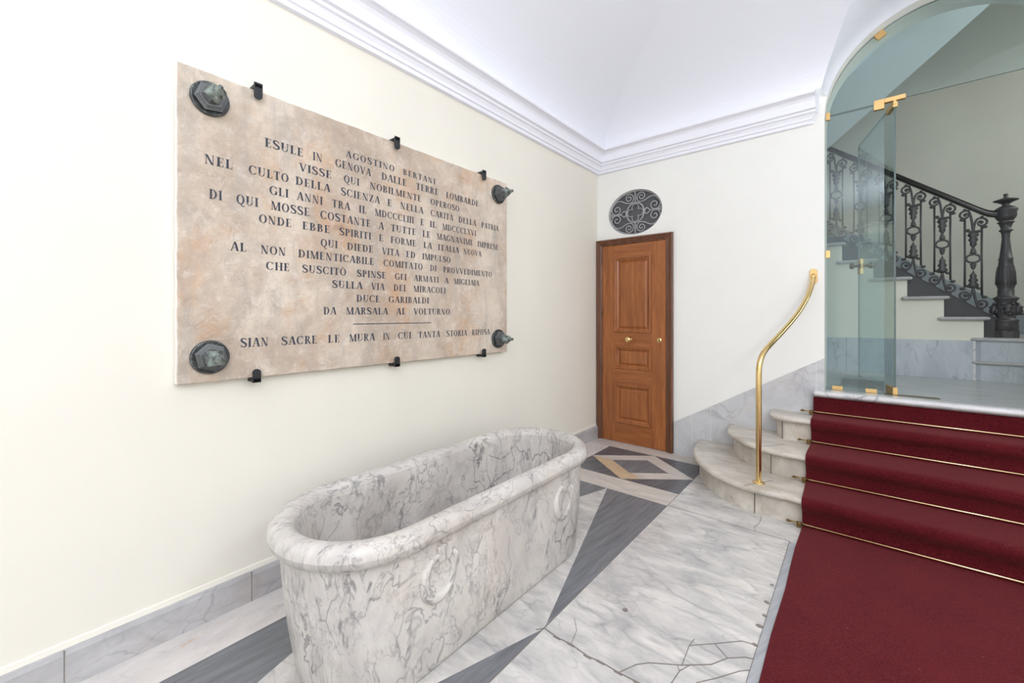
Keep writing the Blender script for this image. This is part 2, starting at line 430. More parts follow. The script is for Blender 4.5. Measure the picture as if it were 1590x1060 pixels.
# back wall with arched opening and oval hole
arch = [(AX+AR*math.cos(a), AZ+AR*math.sin(a)) for a in [PI*k/48 for k in range(49)]]
outer = [(0, 0), (AX-AR, 0)] + arch[::-1] + [(AX+AR, 0), (XR, 0), (XR, 5.2), (0, 5.2)]
OVX, OVZ, OVA, OVB = 0.39, 2.246, 0.272, 0.217
oval = [(OVX+OVA*math.cos(2*PI*k/56), OVZ+OVB*math.sin(2*PI*k/56)) for k in range(56)]
o = filled('wall_back', [outer, oval], YB, 0.30, M['wall_back']); struct(o, 'white plastered end wall with the arched opening and wooden door', 'wall')

# vaulted ceiling -------------------------------------------------------
QA, QB, Q0, Z0 = 2.34, 0.56, 0.16, 2.868
def vz(q):
    u = (Q0+QA-q)/QA
    return Z0 + QB*math.sqrt(max(0.0, 1-u*u))
def hw(z):
    d = LR*LR-(z-AZ)**2
    return math.sqrt(d) if d > 0 and z > AZ else 0.0
qs = [Q0 + QA*(1-math.cos(PI/2*k/40)) for k in range(41)]
_t = (AZ+LR-Z0)/QB
qs = sorted(qs + [Q0+QA*(1-math.sqrt(1-_t*_t))])
mb = MB()
for sgn in (0, 1):
    for (qa, qb) in zip(qs[:-1], qs[1:]):
        L = []
        for q in (qa, qb):
            x = q if not sgn else XR-q
            L.append((x, YB-q, vz(q))); L.append((x, YF, vz(q)))
        mb.add(L, [(0, 1, 3, 2)], 0, True)
NS = 14
for (qa, qb) in zip(qs[:-1], qs[1:]):
    rows = []
    for q in (qa, qb):
        z = vz(q); h = hw(z); y = YB-q
        rows.append(([(q+(AX-h-q)*i/NS, y, z) for i in range(NS+1)], [(AX+h+(XR-q-AX-h)*i/NS, y, z) for i in range(NS+1)]))
    for side in (0, 1):
        a, b = rows[0][side], rows[1][side]
        mb.add(a+b, [(i, i+1, NS+2+i, NS+1+i) for i in range(NS)], 0, True)
# lunette over the arch: splays from the arch edge and runs out until it meets the vault
def vault_q(z):
    if z <= Z0: return Q0
    t = (z-Z0)/QB
    if t >= 1: return QA+Q0
    return Q0+QA*(1-math.sqrt(1-t*t))
NA = 72
angs = [math.asin((Z0-AZ-0.0)/LR) + (PI-2*math.asin((Z0-AZ)/LR))*k/NA for k in range(NA+1)]
rows = []
for a in angs:
    c_, s_ = math.cos(a), math.sin(a)
    zt = AZ+LR*s_; qe = vault_q(zt)
    row = []
    for (rad, y) in ((AR, YB), (AR+0.004, YB-0.012), (AR+0.014, YB-0.03), (AR+0.022, YB-0.075), (LR, YB-0.1)):
        row.append((AX+rad*c_, max(y, YB-qe), AZ+rad*s_))
    for k in range(1, 9):
        y = (YB-0.1) + (YB-qe-(YB-0.1))*k/8
        row.append((AX+LR*c_, min(y, YB-0.1), zt))
    rows.append(row)
mb.loft(rows, 0, True, False, False, closed=False)
o = mb.build('ceiling', M['vault']); struct(o, 'white vaulted ceiling with an arched lunette', 'ceiling')

# cornice ----------------------------------------------------------------
PROF = [(0, 2.678), (0.028, 2.68), (0.03, 2.703), (0.042, 2.706), (0.046, 2.724), (0.060, 2.742), (0.074, 2.746), (0.076, 2.762), (0.098, 2.766), (0.100, 2.800), (0.104, 2.826), (0.118, 2.842), (0.138, 2.850), (0.158, 2.852), (0.163, 2.858), (0.163, 2.874), (0, 2.876)]
mb = MB().loft([[(d, YF, z) for d, z in PROF], [(d, YB-d, z) for d, z in PROF]], 0, False)
o = mb.build('trim_1', M['trim']); struct(o, 'white moulded cornice along the plaque wall', 'cornice')
mb = MB().loft([[(d, YB-d, z) for d, z in PROF], [(1.755+0.06*min(1, (z-2.678)/0.06), YB-d, z) for d, z in PROF], [(1.80+0.03*min(1, (z-2.678)/0.06), YB-d*0.25, z) for d, z in PROF]], 0, False)
o = mb.build('trim_2', M['trim']); struct(o, 'white moulded cornice over the wooden door ending at the arch', 'cornice')
mb = MB().loft([[(XR-d, YF, z) for d, z in PROF], [(XR-d, YB-d, z) for d, z in PROF]], 0, False)
mb.loft([[(XR-d, YB-d, z) for d, z in PROF], [(2*AX-1.80, YB-d, z) for d, z in PROF]], 0, False)
o = mb.build('trim_3', M['trim']); struct(o, 'white moulded cornice along the opposite wall', 'cornice')

# floor -------------------------------------------------------------------
FM = ['slab', 'strip', 'border', 'dark', 'dark2', 'amber', 'grey', 'joint', 'crack']
fm = {k: i for i, k in enumerate(FM)}
mb = MB().box((-0.1, YF-1.2, -0.12), (XR+0.1, YB, 0), fm['slab'])
def tile(pts, lvl, mat):
    mb.prism([(x, y, -0.004) for x, y in pts], (0, 0, 0.004+0.0004*lvl), fm[mat])
XP0, XP1, PY0, PY1 = 0.232, 1.095, -0.03, 2.745
tile([(0, YF), (XP0, YF), (XP0, 3.645), (0, 3.645)], 1, 'border')
tile([(0, 3.645), (1.3, 3.645), (1.3, YB), (0, YB)], 1, 'strip')
tile([(XP0, 2.745), (XP1, 2.745), (XP1, 2.97), (XP0, 2.97)], 1, 'strip')
tile([(XP0, 2.97), (XP1, 2.97), (XP1, 3.645), (XP0, 3.645)], 1, 'dark2')
xm, ym = (XP0+XP1)/2, (2.97+3.645)/2
tile([(XP0, ym), (xm, 3.645), (XP1, ym), (xm, 2.97)], 2, 'strip')
tile([(XP0, ym), (xm, 2.97), (xm+0.118, 3.064), (0.42, ym)], 3, 'amber')
tile([(0.422, ym), (xm, ym+0.182), (0.905, ym), (xm, ym-0.182)], 4, 'dark')
tile([(XP0, PY0), (XP1, PY0), (XP1, PY1), (XP0, PY1)], 1, 'dark')
yc = (PY0+PY1)/2
tile([(XP0, yc), (xm, PY1), (XP1, yc), (xm, PY0)], 2, 'slab')
tile([(XP0, PY0-0.22), (XP1, PY0-0.22), (XP1, PY0), (XP0, PY0)], 1, 'strip')
tile([(XP0, YF), (XP1, YF), (XP1, PY0-0.22), (XP0, PY0-0.22)], 1, 'dark')
tile([(XP0, -1.6), (xm, PY0-0.22), (XP1, -1.6), (xm, YF)], 2, 'slab')
tile([(1.765, YF), (2.05, YF), (2.05, 2.745), (1.765, 2.745)], 1, 'grey')
def line(pts, w, mat, lvl=5):
    pts = [Vector((x, y)) for x, y in pts]
    for a, b in zip(pts[:-1], pts[1:]):
        d = (b-a); n_ = Vector((-d.y, d.x)).normalized()*w*0.33; e = d.normalized()*w*0.3
        tile([tuple(a-n_-e), tuple(b-n_+e), tuple(b+n_+e), tuple(a+n_-e)], lvl, mat)
JX = [(1.076, 1.330), (1.096, 1.356), (1.162, 1.35), (1.221, 1.355), (1.298, 1.347), (1.347, 1.355), (1.415, 1.355), (1.484, 1.36), (1.62, 1.352), (1.765, 1.355)]
line(JX, 0.006, 'crack')
for (x, y) in JX[2:8]: line([(x-0.012, y-0.003), (x+0.010, y-0.002)], 0.013, 'crack', 6)
for L, w in (([(1.415, 1.355), (1.449, 1.427), (1.482, 1.464), (1.575, 1.528), (1.654, 1.598), (1.692, 1.666), (1.741, 1.712), (1.765, 1.722)], 0.0042),
             ([(1.574, 1.531), (1.567, 1.637), (1.572, 1.68)], 0.003), ([(1.567, 1.637), (1.638, 1.708), (1.715, 1.789), (1.763, 1.80)], 0.003),
             ([(1.638, 1.708), (1.692, 1.666)], 0.0035), ([(1.562, 1.516), (1.576, 1.498), (1.571, 1.432), (1.55, 1.37)], 0.0032), ([(1.576, 1.498), (1.597, 1.548)], 0.003),
             ([(1.636, 1.487), (1.682, 1.548), (1.74, 1.635), (1.765, 1.66)], 0.003), ([(1.159, 1.48), (1.201, 1.429), (1.219, 1.359)], 0.0016),
             ([(1.765, 2.748), (1.56, 2.744), (1.30, 2.752), (1.10, 2.75)], 0.0018), ([(1.60, 2.745), (1.585, 2.80), (1.60, 2.86), (1.595, 2.98)], 0.002), ([(1.095, 2.98), (1.095, 1.357), (1.095, 0.2)], 0.003), ([(1.765, 0.2), (1.765, 2.745)], 0.003)):
    line(L, w, 'crack')
for (x, y, r_) in ((1.752, 2.10, 0.012), (1.758, 2.0, 0.010), (1.752, 1.92, 0.014), (1.756, 1.80, 0.01), (1.30, 1.66, 0.013), (1.75, 2.25, 0.009)):
    tile([(x+r_*math.cos(a)*random.uniform(0.7, 1.1), y+0.8*r_*math.sin(a)*random.uniform(0.7, 1.1)) for a in [2*PI*k/9 for k in range(9)]], 6, 'crack')
o = mb.build('floor', [M[k] for k in FM]); struct(o, 'inlaid marble floor in white, beige and dark grey', 'floor')

# baseboard on the left wall
mb = MB()
mb.prism([(0, YF, 0), (0.024, YF, 0), (0.024, YF, 0.112), (0.018, YF, 0.128), (0, YF, 0.128)], (0, YB-0.04-YF, 0), 0)
for y in (-1.2, 0.107, 0.665, 2.1):
    mb.box((0.0, y-0.0015, 0), (0.0245, y+0.0015, 0.1275), 1)
mb.prism([(0, YF, 0.128), (0.010, YF, 0.128), (0.006, YF, 0.146), (0, YF, 0.148)], (0, YB-0.04-YF, 0), 2)
o = mb.build('baseboard_left', [M['base'], M['crack'], M['wall']]); struct(o, 'low grey marble skirting along the plaque wall', 'skirting')

# rising marble dado on the back wall
mb = MB()
mb.prism([(0.772, YB-0.016, 0), (0.772, YB-0.016, 0.281), (AX-AR, YB-0.016, 0.932), (AX-AR, YB-0.016, 0)], (0, 0.016, 0))
mb.prism([(2*AX-x, y, z) for x, y, z in ((0.1, YB-0.016, 0), (0.1, YB-0.016, 0.13), (0.53, YB-0.016, 0.13), (AX-AR, YB-0.016, 0.932), (AX-AR, YB-0.016, 0))], (0, 0.016, 0))
def vline(x, z0, z1, mi): mb.box((x-0.0015, YB-0.0165, z0), (x+0.0015, YB-0.0155, z1), mi)
vline(0.93, 0, 0.374, 1); vline(1.083, 0.15, 0.465, 1); vline(1.815, 0.5, 0.90, 1)
mb.prism([(1.09, YB-0.0165, 0.462), (1.094, YB-0.0165, 0.464), (1.295, YB-0.0165, 0.340), (1.291, YB-0.0165, 0.338)], (0, 0.001, 0), 1)
o = mb.build('baseboard_back', [M['dado'], M['grout']]); struct(o, 'grey marble dado rising along the entrance stairs', 'dado')

# ================================================================ WOODEN DOOR
door = bpy.data.objects.new('door_1', None); C.objects.link(door); door.location = (0.384, YB, 0)
struct(door, 'narrow panelled brown wooden door in the corner under the oval grille', 'door')
FP = [(0.0, 0.0), (0.0, 0.036), (0.008, 0.044), (0.016, 0.044), (0.020, 0.036), (0.024, 0.034), (0.030, 0.040), (0.038, 0.038), (0.042, 0.028), (0.050, 0.024), (0.054, 0.026), (0.060, 0.022), (0.064, 0.010), (0.064, 0.0)]   # across, out
def fr(kind):
    x0, x1, zt = 0.002, 0.766, 2.003
    mb = MB(); L = []
    path = [('l', 0), ('l', 1), ('r', 1), ('r', 0)]
    for sd, top in path:
        row = []
        for a, d in FP:
            x = x0+a if sd == 'l' else x1-a
            row.append((x, YB-d, (zt-a) if top else 0.0))
        L.append(row)
    return mb.loft(L, 0, False)
fr(0).build('door_frame', M['frame'], door)
def leaf():
    mb = MB(); y0, y1 = YB-0.020, YB-0.001
    x0, x1, zb, zt = 0.066, 0.702, 0.004, 1.939
    P = [(0.195, 0.192, 0.568, 0.575), (0.195, 0.722, 0.568, 0.948), (0.195, 1.080, 0.568, 1.815)]
    mb.box((x0, y0, zb), (P[0][0], y1, zt), 0); mb.box((P[0][2], y0, zb), (x1, y1, zt), 0)
    zs = [zb, P[0][1], P[0][3], P[1][1], P[1][3], P[2][1], P[2][3], zt]
    for k in range(0, 8, 2): mb.box((P[0][0], y0, zs[k]), (P[0][2], y1, zs[k+1]), 1)
    return mb, P
mb, PAN = leaf()
lf = mb.build('door_leaf', [M['wood'], M['wood_h']], door)
for (a, b, c_, d_) in PAN:
    # moulding ring (steps in and out) and raised field
    prof = [(-0.002, -0.016), (0.0, -0.020), (0.003, -0.031), (0.010, -0.034), (0.017, -0.031), (0.020, -0.022), (0.026, -0.021), (0.040, -0.010), (0.044, -0.006), (0.046, -0.008), (0.062, -0.016), (0.066, -0.017)]
    L = [[(a+i, YB+y, b+i), (c_-i, YB+y, b+i), (c_-i, YB+y, d_-i), (a+i, YB+y, d_-i)] for i, y in prof]
    MB().loft(L, 0, False, False, True).build('door_panel', M['wood'], lf)
kb = MB().lathe([(0.026, 0), (0.026, -0.006), (0.012, -0.010), (0.011, -0.026), (0.020, -0.032), (0.029, -0.042), (0.030, -0.052), (0.026, -0.060), (0.012, -0.064), (0.001, -0.0645)], (0.357, YB-0.020, 1.014), 'y', 24)
kb.build('door_knob', M['brass'], lf)['label'] = 'round polished brass door knob'
kh = MB().lathe([(0.024, 0), (0.024, -0.003), (0.021, -0.006), (0.001, -0.0062)], (0.643, YB-0.020, 1.016), 'y', 24)
kh.lathe([(0.006, 0), (0.006, -0.0005)], (0.643, YB-0.0262, 1.022), 'y', 14, 1)
kh.prism([(0.640, YB-0.0262, 1.020), (0.646, YB-0.0262, 1.020), (0.6475, YB-0.0262, 1.004), (0.6385, YB-0.0262, 1.004)], (0, -0.0005, 0), 1)
kh.build('keyhole_plate', [M['brass'], M['hole']], lf)['label'] = 'round brass keyhole plate'
for z in (1.806, 1.276, 0.733, 0.16):
    MB().lathe([(0.001, -0.048), (0.006, -0.044), (0.0065, 0.044), (0.001, 0.048)], (0.066, YB-0.026, z), 'z', 10).build('door_hinge', M['frame'], door)

# ================================================================ OVAL GRILLE
def spiral(c, r0, r1, a0, turns, n=30):
    return [(c[0]+(r0+(r1-r0)*i/n)*math.cos(a0+2*PI*turns*i/n), c[1]+(r0+(r1-r0)*i/n)*math.sin(a0+2*PI*turns*i/n)) for i in range(n+1)]
g = thing('oval_grille', 'dark oval wrought iron scroll grille set in the wall above the wooden door', 'grille', (OVX, YB, OVZ-OVB))
mb = MB().prism([(OVX+(OVA-0.0015)*math.cos(2*PI*k/48), YB+0.045, OVZ+(OVB-0.0015)*math.sin(2*PI*k/48)) for k in range(48)], (0, 0.02, 0))
mb.build('backing_plate', M['grille_back'], g)
mb = MB().tube([(OVX+(OVA-0.008)*math.cos(2*PI*k/64), YB+0.028, OVZ+(OVB-0.008)*math.sin(2*PI*k/64)) for k in range(64)], 0.006, 8, 0, True)
mb.build('rim', M['grille'], g)
mb = MB(); YG = YB+0.028
def g2(pts, r=0.0036, closed=False): mb.tube([(OVX+s, YG, OVZ+t) for s, t in pts], r, 7, 0, closed, 1.5)
sp1 = spiral((0.064, 0.146), 0.008, 0.046, PI*0.5, 1.5, 34)       # ends on its lower left side
sp2 = spiral((0.188, 0.052), 0.052, 0.009, PI*0.30, -1.6, 36)
# S-scroll of one quadrant: top spiral -> sweeping arm -> side spiral
one = spiral((0.062, 0.148), 0.007, 0.044, 0.0, 1.5, 34)
arm = chaikin([one[-1], (0.018, 0.118), (0.046, 0.094), (0.098, 0.104), (0.145, 0.134), (0.192, 0.134), (0.228, 0.098)], 3)
two = spiral((0.192, 0.050), 0.058, 0.008, math.atan2(0.048, 0.036), -1.55, 36)
quad = one + arm[1:] + two
for sx in (1, -1):
    for sy in (1, -1): g2([(sx*s, sy*t) for s, t in quad])
g2([(0.088*math.cos(2*PI*k/40), 0.096*math.sin(2*PI*k/40)) for k in range(40)], 0.0045, True)
for k in range(4):
    a = PI/2*k; c0 = (0.046*math.cos(a), 0.050*math.sin(a))
    g2([(c0[0]+0.033*math.cos(a+t), c0[1]+0.035*math.sin(a+t)) for t in [-2.2+4.4*i/24 for i in range(25)]], 0.0038)
for sx in (1, -1):
    g2([(sx*0.092, 0), (sx*0.104, 0.026), (sx*0.118, 0.028), (sx*0.150, 0.002), (sx*0.118, -0.028), (sx*0.104, -0.026)], 0.004, True)
    g2([(sx*0.150, 0), (sx*0.235, 0)], 0.007)
    g2([(sx*0.228, 0), (sx*0.258, 0.022)], 0.006); g2([(sx*0.228, 0), (sx*0.258, -0.022)], 0.006); g2([(sx*0.23, 0), (sx*0.266, 0)], 0.006)
    g2([(0, sx*0.094), (0, sx*0.205)], 0.0045)
mb.build('scrollwork', M['grille'], g)

# ================================================================ PLAQUE
PX, PY0_, PY1_, PZ0, PZ1 = 0.041, 0.403, 2.360, 0.979, 2.230
pq = thing('inscribed_plaque', 'large pinkish stone plaque carved with a long dark Italian inscription', 'plaque', (0, 1.38, PZ0))
mb = MB(); N1, N2 = 90, 60
def edge_j(k): return 0.0006*math.sin(k*1.7)+0.0008*math.sin(k*0.61+1)+random.uniform(-0.0004, 0.0004)
ring = []
for k in range(N1): ring.append((PY0_+(PY1_-PY0_)*k/N1, PZ0+edge_j(k)))
for k in range(N2): ring.append((PY1_+edge_j(k+50), PZ0+(PZ1-PZ0)*k/N2))
for k in range(N1): ring.append((PY1_-(PY1_-PY0_)*k/N1, PZ1+edge_j(k+90)))
for k in range(N2): ring.append((PY0_+edge_j(k+30), PZ1-(PZ1-PZ0)*k/N2))
cy, cz = (PY0_+PY1_)/2, (PZ0+PZ1)/2
def shr(p, i): return (p[0]-i*(1 if p[0] > cy else -1), p[1]-i*(1 if p[1] > cz else -1))
mb.prism([(PX-0.003, *p) for p in ring], (-(PX-0.0045), 0, 0), 1, 1)
mb.loft([[(PX-0.003, *p) for p in ring], [(PX, *shr(p, 0.003)) for p in ring]], 0, False, False, True)
mb.build('stone_slab', [M['plaque'], M['chip']], pq)

# --- letters: roman capitals drawn with thick and thin strokes (unit cap height)
TH, TN, SF = 0.195, 0.075, 0.058
def rect(x0, y0, x1, y1): return [[(x0, y0), (x1, y0), (x1, y1), (x0, y1)]]
def stem(x, w=TH, serif=True, y0=0, y1=1, e=0.09):
    r = rect(x, y0, x+w, y1)
    if serif:
        for y in (y0, y1-SF): r += rect(x-e, y, x+w+e, y+SF)
    return r
def diag(xa, ya, xb, yb, w): return [[(xa, ya), (xa+w, ya), (xb+w, yb), (xb, yb)]]
def arc(cx, cy, rx, ry, tx, ty, a0, a1, n=18):
    """ring sector whose thickness is tx at the sides and ty at top and bottom"""
    out = []
    def pt(a, k): return (cx+(rx-tx*k)*math.cos(a), cy+(ry-ty*k)*math.sin(a))
    for i in range(n):
        a, b = a0+(a1-a0)*i/n, a0+(a1-a0)*(i+1)/n
        out.append([pt(a, 0), pt(b, 0), pt(b, 1), pt(a, 1)])
    return out
def brush(pts, ws):
    out = []; P = [Vector(p) for p in pts]; L = []
    for i, p in enumerate(P):
        t = (P[min(i+1, len(P)-1)]-P[max(i-1, 0)]).normalized(); n_ = Vector((-t.y, t.x))*ws[i]/2
        L.append((tuple(p+n_), tuple(p-n_)))
    for a, b in zip(L[:-1], L[1:]): out.append([a[0], b[0], b[1], a[1]])
    return out
def tick(x, y0, y1, w=0.05): return rect(x-w/2, y0, x+w/2, y1)
def serif(xc, y, w=0.17): return rect(xc-w, y, xc+w, y+SF)
def gS():
    pts = chaikin([(0.56, 0.80), (0.50, 0.94), (0.33, 0.985), (0.13, 0.92), (0.10, 0.74), (0.22, 0.60), (0.42, 0.46), (0.57, 0.34), (0.56, 0.12), (0.36, 0.015), (0.15, 0.05), (0.07, 0.22)], 2)
    n = len(pts); ws = [0.065+0.145*max(0, math.sin(PI*i/(n-1)))**2.2 for i in range(n)]
    return brush(pts, ws) + tick(0.56, 0.72, 0.97) + tick(0.075, 0.03, 0.28)
def gO(): return arc(0.40, 0.5, 0.38, 0.515, 0.18, 0.06, 0, 2*PI, 36)
def gC(): return arc(0.42, 0.5, 0.40, 0.515, 0.185, 0.06, 0.75, 2*PI-0.72, 30) + tick(0.71, 0.68, 0.97) + tick(0.725, 0.10, 0.28, 0.03)
def gE(): return stem(0.09, e=0.07) + rect(0.12, 0, 0.56, SF) + rect(0.12, 1-SF, 0.54, 1) + rect(0.22, 0.49, 0.44, 0.535) + tick(0.545, 0, 0.26) + tick(0.525, 0.76, 1) + tick(0.44, 0.40, 0.63, 0.045)
def gL(): return stem(0.09, e=0.07) + rect(0.12, 0, 0.56, SF) + tick(0.545, 0, 0.28)
def gF(): return stem(0.09, e=0.07) + rect(0.12, 1-SF, 0.54, 1) + rect(0.22, 0.48, 0.44, 0.525) + tick(0.525, 0.76, 1) + tick(0.44, 0.39, 0.62, 0.045)
def gA(): return diag(0.06, 0, 0.345, 1, 0.075) + diag(0.56, 0, 0.325, 1, 0.20) + rect(0.17, 0.30, 0.58, 0.345) + serif(0.09, 0, 0.10) + serif(0.645, 0, 0.15)
def bowl(x, y0, y1, w): return arc(x, (y0+y1)/2, w, (y1-y0)/2, 0.17, 0.058, -PI/2, PI/2, 16)
GL = {
 'A': (0.76, gA), 'O': (0.80, gO), 'C': (0.78, gC), 'S': (0.64, gS), 'E': (0.62, gE), 'L': (0.60, gL), 'F': (0.60, gF),
 'B': (0.68, lambda: stem(0.09, e=0.07) + bowl(0.30, 0.49, 1, 0.28) + bowl(0.30, 0, 0.535, 0.33) + rect(0.2, 1-SF, 0.31, 1) + rect(0.2, 0.49, 0.31, 0.535) + rect(0.2, 0, 0.31, SF)),
 'D': (0.80, lambda: stem(0.09, e=0.07) + arc(0.30, 0.5, 0.45, 0.5, 0.18, 0.058, -PI/2, PI/2, 22) + rect(0.2, 1-SF, 0.31, 1) + rect(0.2, 0, 0.31, SF)),
 'P': (0.64, lambda: stem(0.09, e=0.07) + bowl(0.30, 0.44, 1, 0.31) + rect(0.2, 1-SF, 0.31, 1) + rect(0.2, 0.44, 0.31, 0.485)),
 'R': (0.72, lambda: stem(0.09, e=0.07) + bowl(0.30, 0.47, 1, 0.29) + rect(0.2, 1-SF, 0.31, 1) + rect(0.2, 0.47, 0.36, 0.515) + diag(0.53, 0, 0.30, 0.50, 0.16) + serif(0.64, 0, 0.10)),
 'G': (0.82, lambda: arc(0.42, 0.5, 0.40, 0.515, 0.185, 0.06, 0.75, 2*PI-0.62, 30) + tick(0.71, 0.68, 0.97) + rect(0.62, 0.06, 0.77, 0.42) + rect(0.54, 0.40, 0.85, 0.445)),
 'Q': (0.80, lambda: gO() + brush([(0.30, 0.10), (0.44, -0.02), (0.56, -0.20), (0.74, -0.24), (0.82, -0.17)], [0.05, 0.12, 0.11, 0.07, 0.04])),
 'I': (0.34, lambda: stem(0.09, e=0.08)),
 'H': (0.82, lambda: stem(0.09, e=0.07) + stem(0.57, e=0.07) + rect(0.2, 0.48, 0.6, 0.53)),
 'T': (0.70, lambda: stem(0.27, e=0.09) + rect(0.03, 1-SF, 0.67, 1) + tick(0.05, 0.74, 1) + tick(0.65, 0.74, 1)),
 'U': (0.78, lambda: rect(0.09, 0.32, 0.09+TH, 1) + serif(0.17, 1-SF, 0.16) + rect(0.61, 0.32, 0.665, 1) + serif(0.64, 1-SF, 0.11) + arc(0.378, 0.33, 0.288, 0.345, 0.11, 0.06, PI, 2*PI, 20)),
 'V': (0.76, lambda: diag(0.325, 0, 0.06, 1, 0.17) + diag(0.37, 0, 0.66, 1, 0.075) + serif(0.13, 1-SF, 0.15) + serif(0.68, 1-SF, 0.10)),
 'N': (0.82, lambda: rect(0.12, 0, 0.175, 1) + rect(0.64, 0, 0.695, 1) + diag(0.52, 0, 0.08, 1, 0.175) + serif(0.147, 0, 0.10) + serif(0.67, 1-SF, 0.10) + serif(0.10, 1-SF, 0.08)),
 'M': (0.98, lambda: rect(0.11, 0, 0.165, 1) + rect(0.74, 0, 0.74+TH, 1) + diag(0.385, 0, 0.10, 1, 0.165) + diag(0.45, 0, 0.74, 1, 0.075) + serif(0.137, 0, 0.10) + serif(0.82, 0, 0.16) + serif(0.13, 1-SF, 0.12) + serif(0.84, 1-SF, 0.13)),
 'X': (0.76, lambda: diag(0.52, 0, 0.05, 1, 0.18) + diag(0.10, 0, 0.60, 1, 0.075) + serif(0.12, 0, 0.11) + serif(0.61, 0, 0.15) + serif(0.14, 1-SF, 0.15) + serif(0.62, 1-SF, 0.11)),
 'Z': (0.68, lambda: diag(0.05, 0, 0.42, 1, 0.19) + rect(0.05, 1-SF, 0.60, 1) + rect(0.05, 0, 0.62, SF) + tick(0.08, 0.74, 1) + tick(0.60, 0, 0.28)),
}
LINES = [
(2.060,2.094,[('AGOSTINO', 1.088, 1.379), ('BERTANI', 1.437, 1.674)]),
(1.997,2.036,[('ESULE', 0.71, 0.877), ('IN', 0.921, 0.967), ('GENOVA', 1.033, 1.231), ('DALLE', 1.296, 1.461), ('TERRE', 1.528, 1.699), ('LOMBARDE', 1.762, 2.057)]),
(1.929,1.966,[('VISSE', 0.857, 1.013), ('QUI', 1.078, 1.163), ('NOBILMENTE', 1.225, 1.567), ('OPEROSO', 1.638, 1.877)]),
(1.860,1.898,[('NEL', 0.489, 0.588), ('CULTO', 0.647, 0.811), ('DELLA', 0.841, 1.007), ('SCIENZA', 1.062, 1.286), ('E', 1.333, 1.362), ('NELLA', 1.418, 1.582), ('CARITÀ', 1.638, 1.823), ('DELLA', 1.87, 2.034), ('PATRIA', 2.084, 2.263)]),
(1.790,1.828,[('GLI', 0.729, 0.81), ('ANNI', 0.847, 0.969), ('TRA', 1.015, 1.112), ('IL', 1.161, 1.206), ('MDCCCLIII', 1.255, 1.512), ('E', 1.561, 1.588), ('IL', 1.632, 1.681), ('MDCCCLXVI', 1.732, 2.032)]),
(1.722,1.761,[('DI', 0.505, 0.55), ('QUI', 0.601, 0.684), ('MOSSE', 0.735, 0.906), ('COSTANTE', 0.957, 1.23), ('A', 1.277, 1.311), ('TUTTE', 1.355, 1.528), ('LE', 1.576, 1.636), ('MAGNANIME', 1.687, 2.001), ('IMPRESE', 2.046, 2.26)]),
(1.656,1.693,[('ONDE', 0.687, 0.823), ('EBBE', 0.872, 1.005), ('SPIRITI', 1.054, 1.232), ('E', 1.28, 1.307), ('FORME', 1.354, 1.529), ('LA', 1.584, 1.649), ('ITALIA', 1.696, 1.873), ('NUOVA', 1.914, 2.084)]),
(1.586,1.623,[('QUI', 0.959, 1.045), ('DIEDE', 1.096, 1.245), ('VITA', 1.299, 1.411), ('ED', 1.458, 1.524), ('IMPULSO', 1.574, 1.8)]),
(1.521,1.558,[('AL', 0.579, 0.639), ('NON', 0.694, 0.799), ('DIMENTICABILE', 0.853, 1.25), ('COMITATO', 1.308, 1.577), ('DI', 1.634, 1.683), ('PROVVEDIMENTO', 1.737, 2.192)]),
(1.452,1.488,[('CHE', 0.715, 0.815), ('SUSCITÒ', 0.871, 1.091), ('SPINSE', 1.15, 1.324), ('GLI', 1.382, 1.461), ('ARMATI', 1.513, 1.701), ('A', 1.749, 1.784), ('MIGLIAIA', 1.829, 2.062)]),
(1.387,1.424,[('SULLA', 1.017, 1.182), ('VIA', 1.233, 1.315), ('DEI', 1.373, 1.454), ('MIRACOLI', 1.51, 1.759)]),
(1.320,1.356,[('DUCE', 1.147, 1.285), ('GARIBALDI', 1.341, 1.624)]),
(1.253,1.290,[('DA', 0.973, 1.038), ('MARSALA', 1.09, 1.337), ('AL', 1.39, 1.457), ('VOLTURNO', 1.511, 1.795)]),
(1.113,1.151,[('SIAN', 0.616, 0.726), ('SACRE', 0.779, 0.942), ('LE', 0.995, 1.057), ('MURA', 1.107, 1.255), ('IN', 1.306, 1.35), ('CUI', 1.403, 1.493), ('TANTA', 1.545, 1.712), ('STORIA', 1.764, 1.946), ('RIPOSA', 1.993, 2.17)]),
]
ACC = {'À': 'A', 'Ò': 'O'}
for z0, z1, words_ in LINES:
    mb = MB(); H = z1-z0
    for w, ya, yb in words_:
        adv = [GL[ACC.get(ch, ch)][0] for ch in w]
        nat = sum(adv)*H; span = yb-ya
        gap = 0.10*H if len(w) > 1 else 0
        k = (span-gap*(len(w)-1))/nat
        if k > 1.22:                      # spread the letters rather than widen them
            k = 1.22; gap = (span-k*nat)/max(1, len(w)-1)
            if len(w) == 1: ya += (span-k*nat)/2; gap = 0
        y = ya
        for ch, a_ in zip(w, adv):
            polys = list(GL[ACC.get(ch, ch)][1]())
            if ch in ACC:
                cx_ = a_*0.5
                polys += brush([(cx_-0.16, 1.24), (cx_+0.06, 1.09)], [0.11, 0.05])
            for P in polys:
                mb.add([(PX+0.0007, y+px*k*H, z0+pz*H) for px, pz in P], [tuple(range(len(P)))])
            y += a_*k*H+gap
    for f_ in mb.f:                       # all letters face the room
        a, b, c_ = (Vector(mb.v[i]) for i in f_[:3])
        if (b-a).cross(c_-a).x < 0: f_.reverse()
    mb.build('inscription_line', M['ink'], pq, fix=False)
MB().box((PX, 1.129, 1.201), (PX+0.0008, 1.643, 1.2055)).build('inscription_rule', M['ink'], pq)

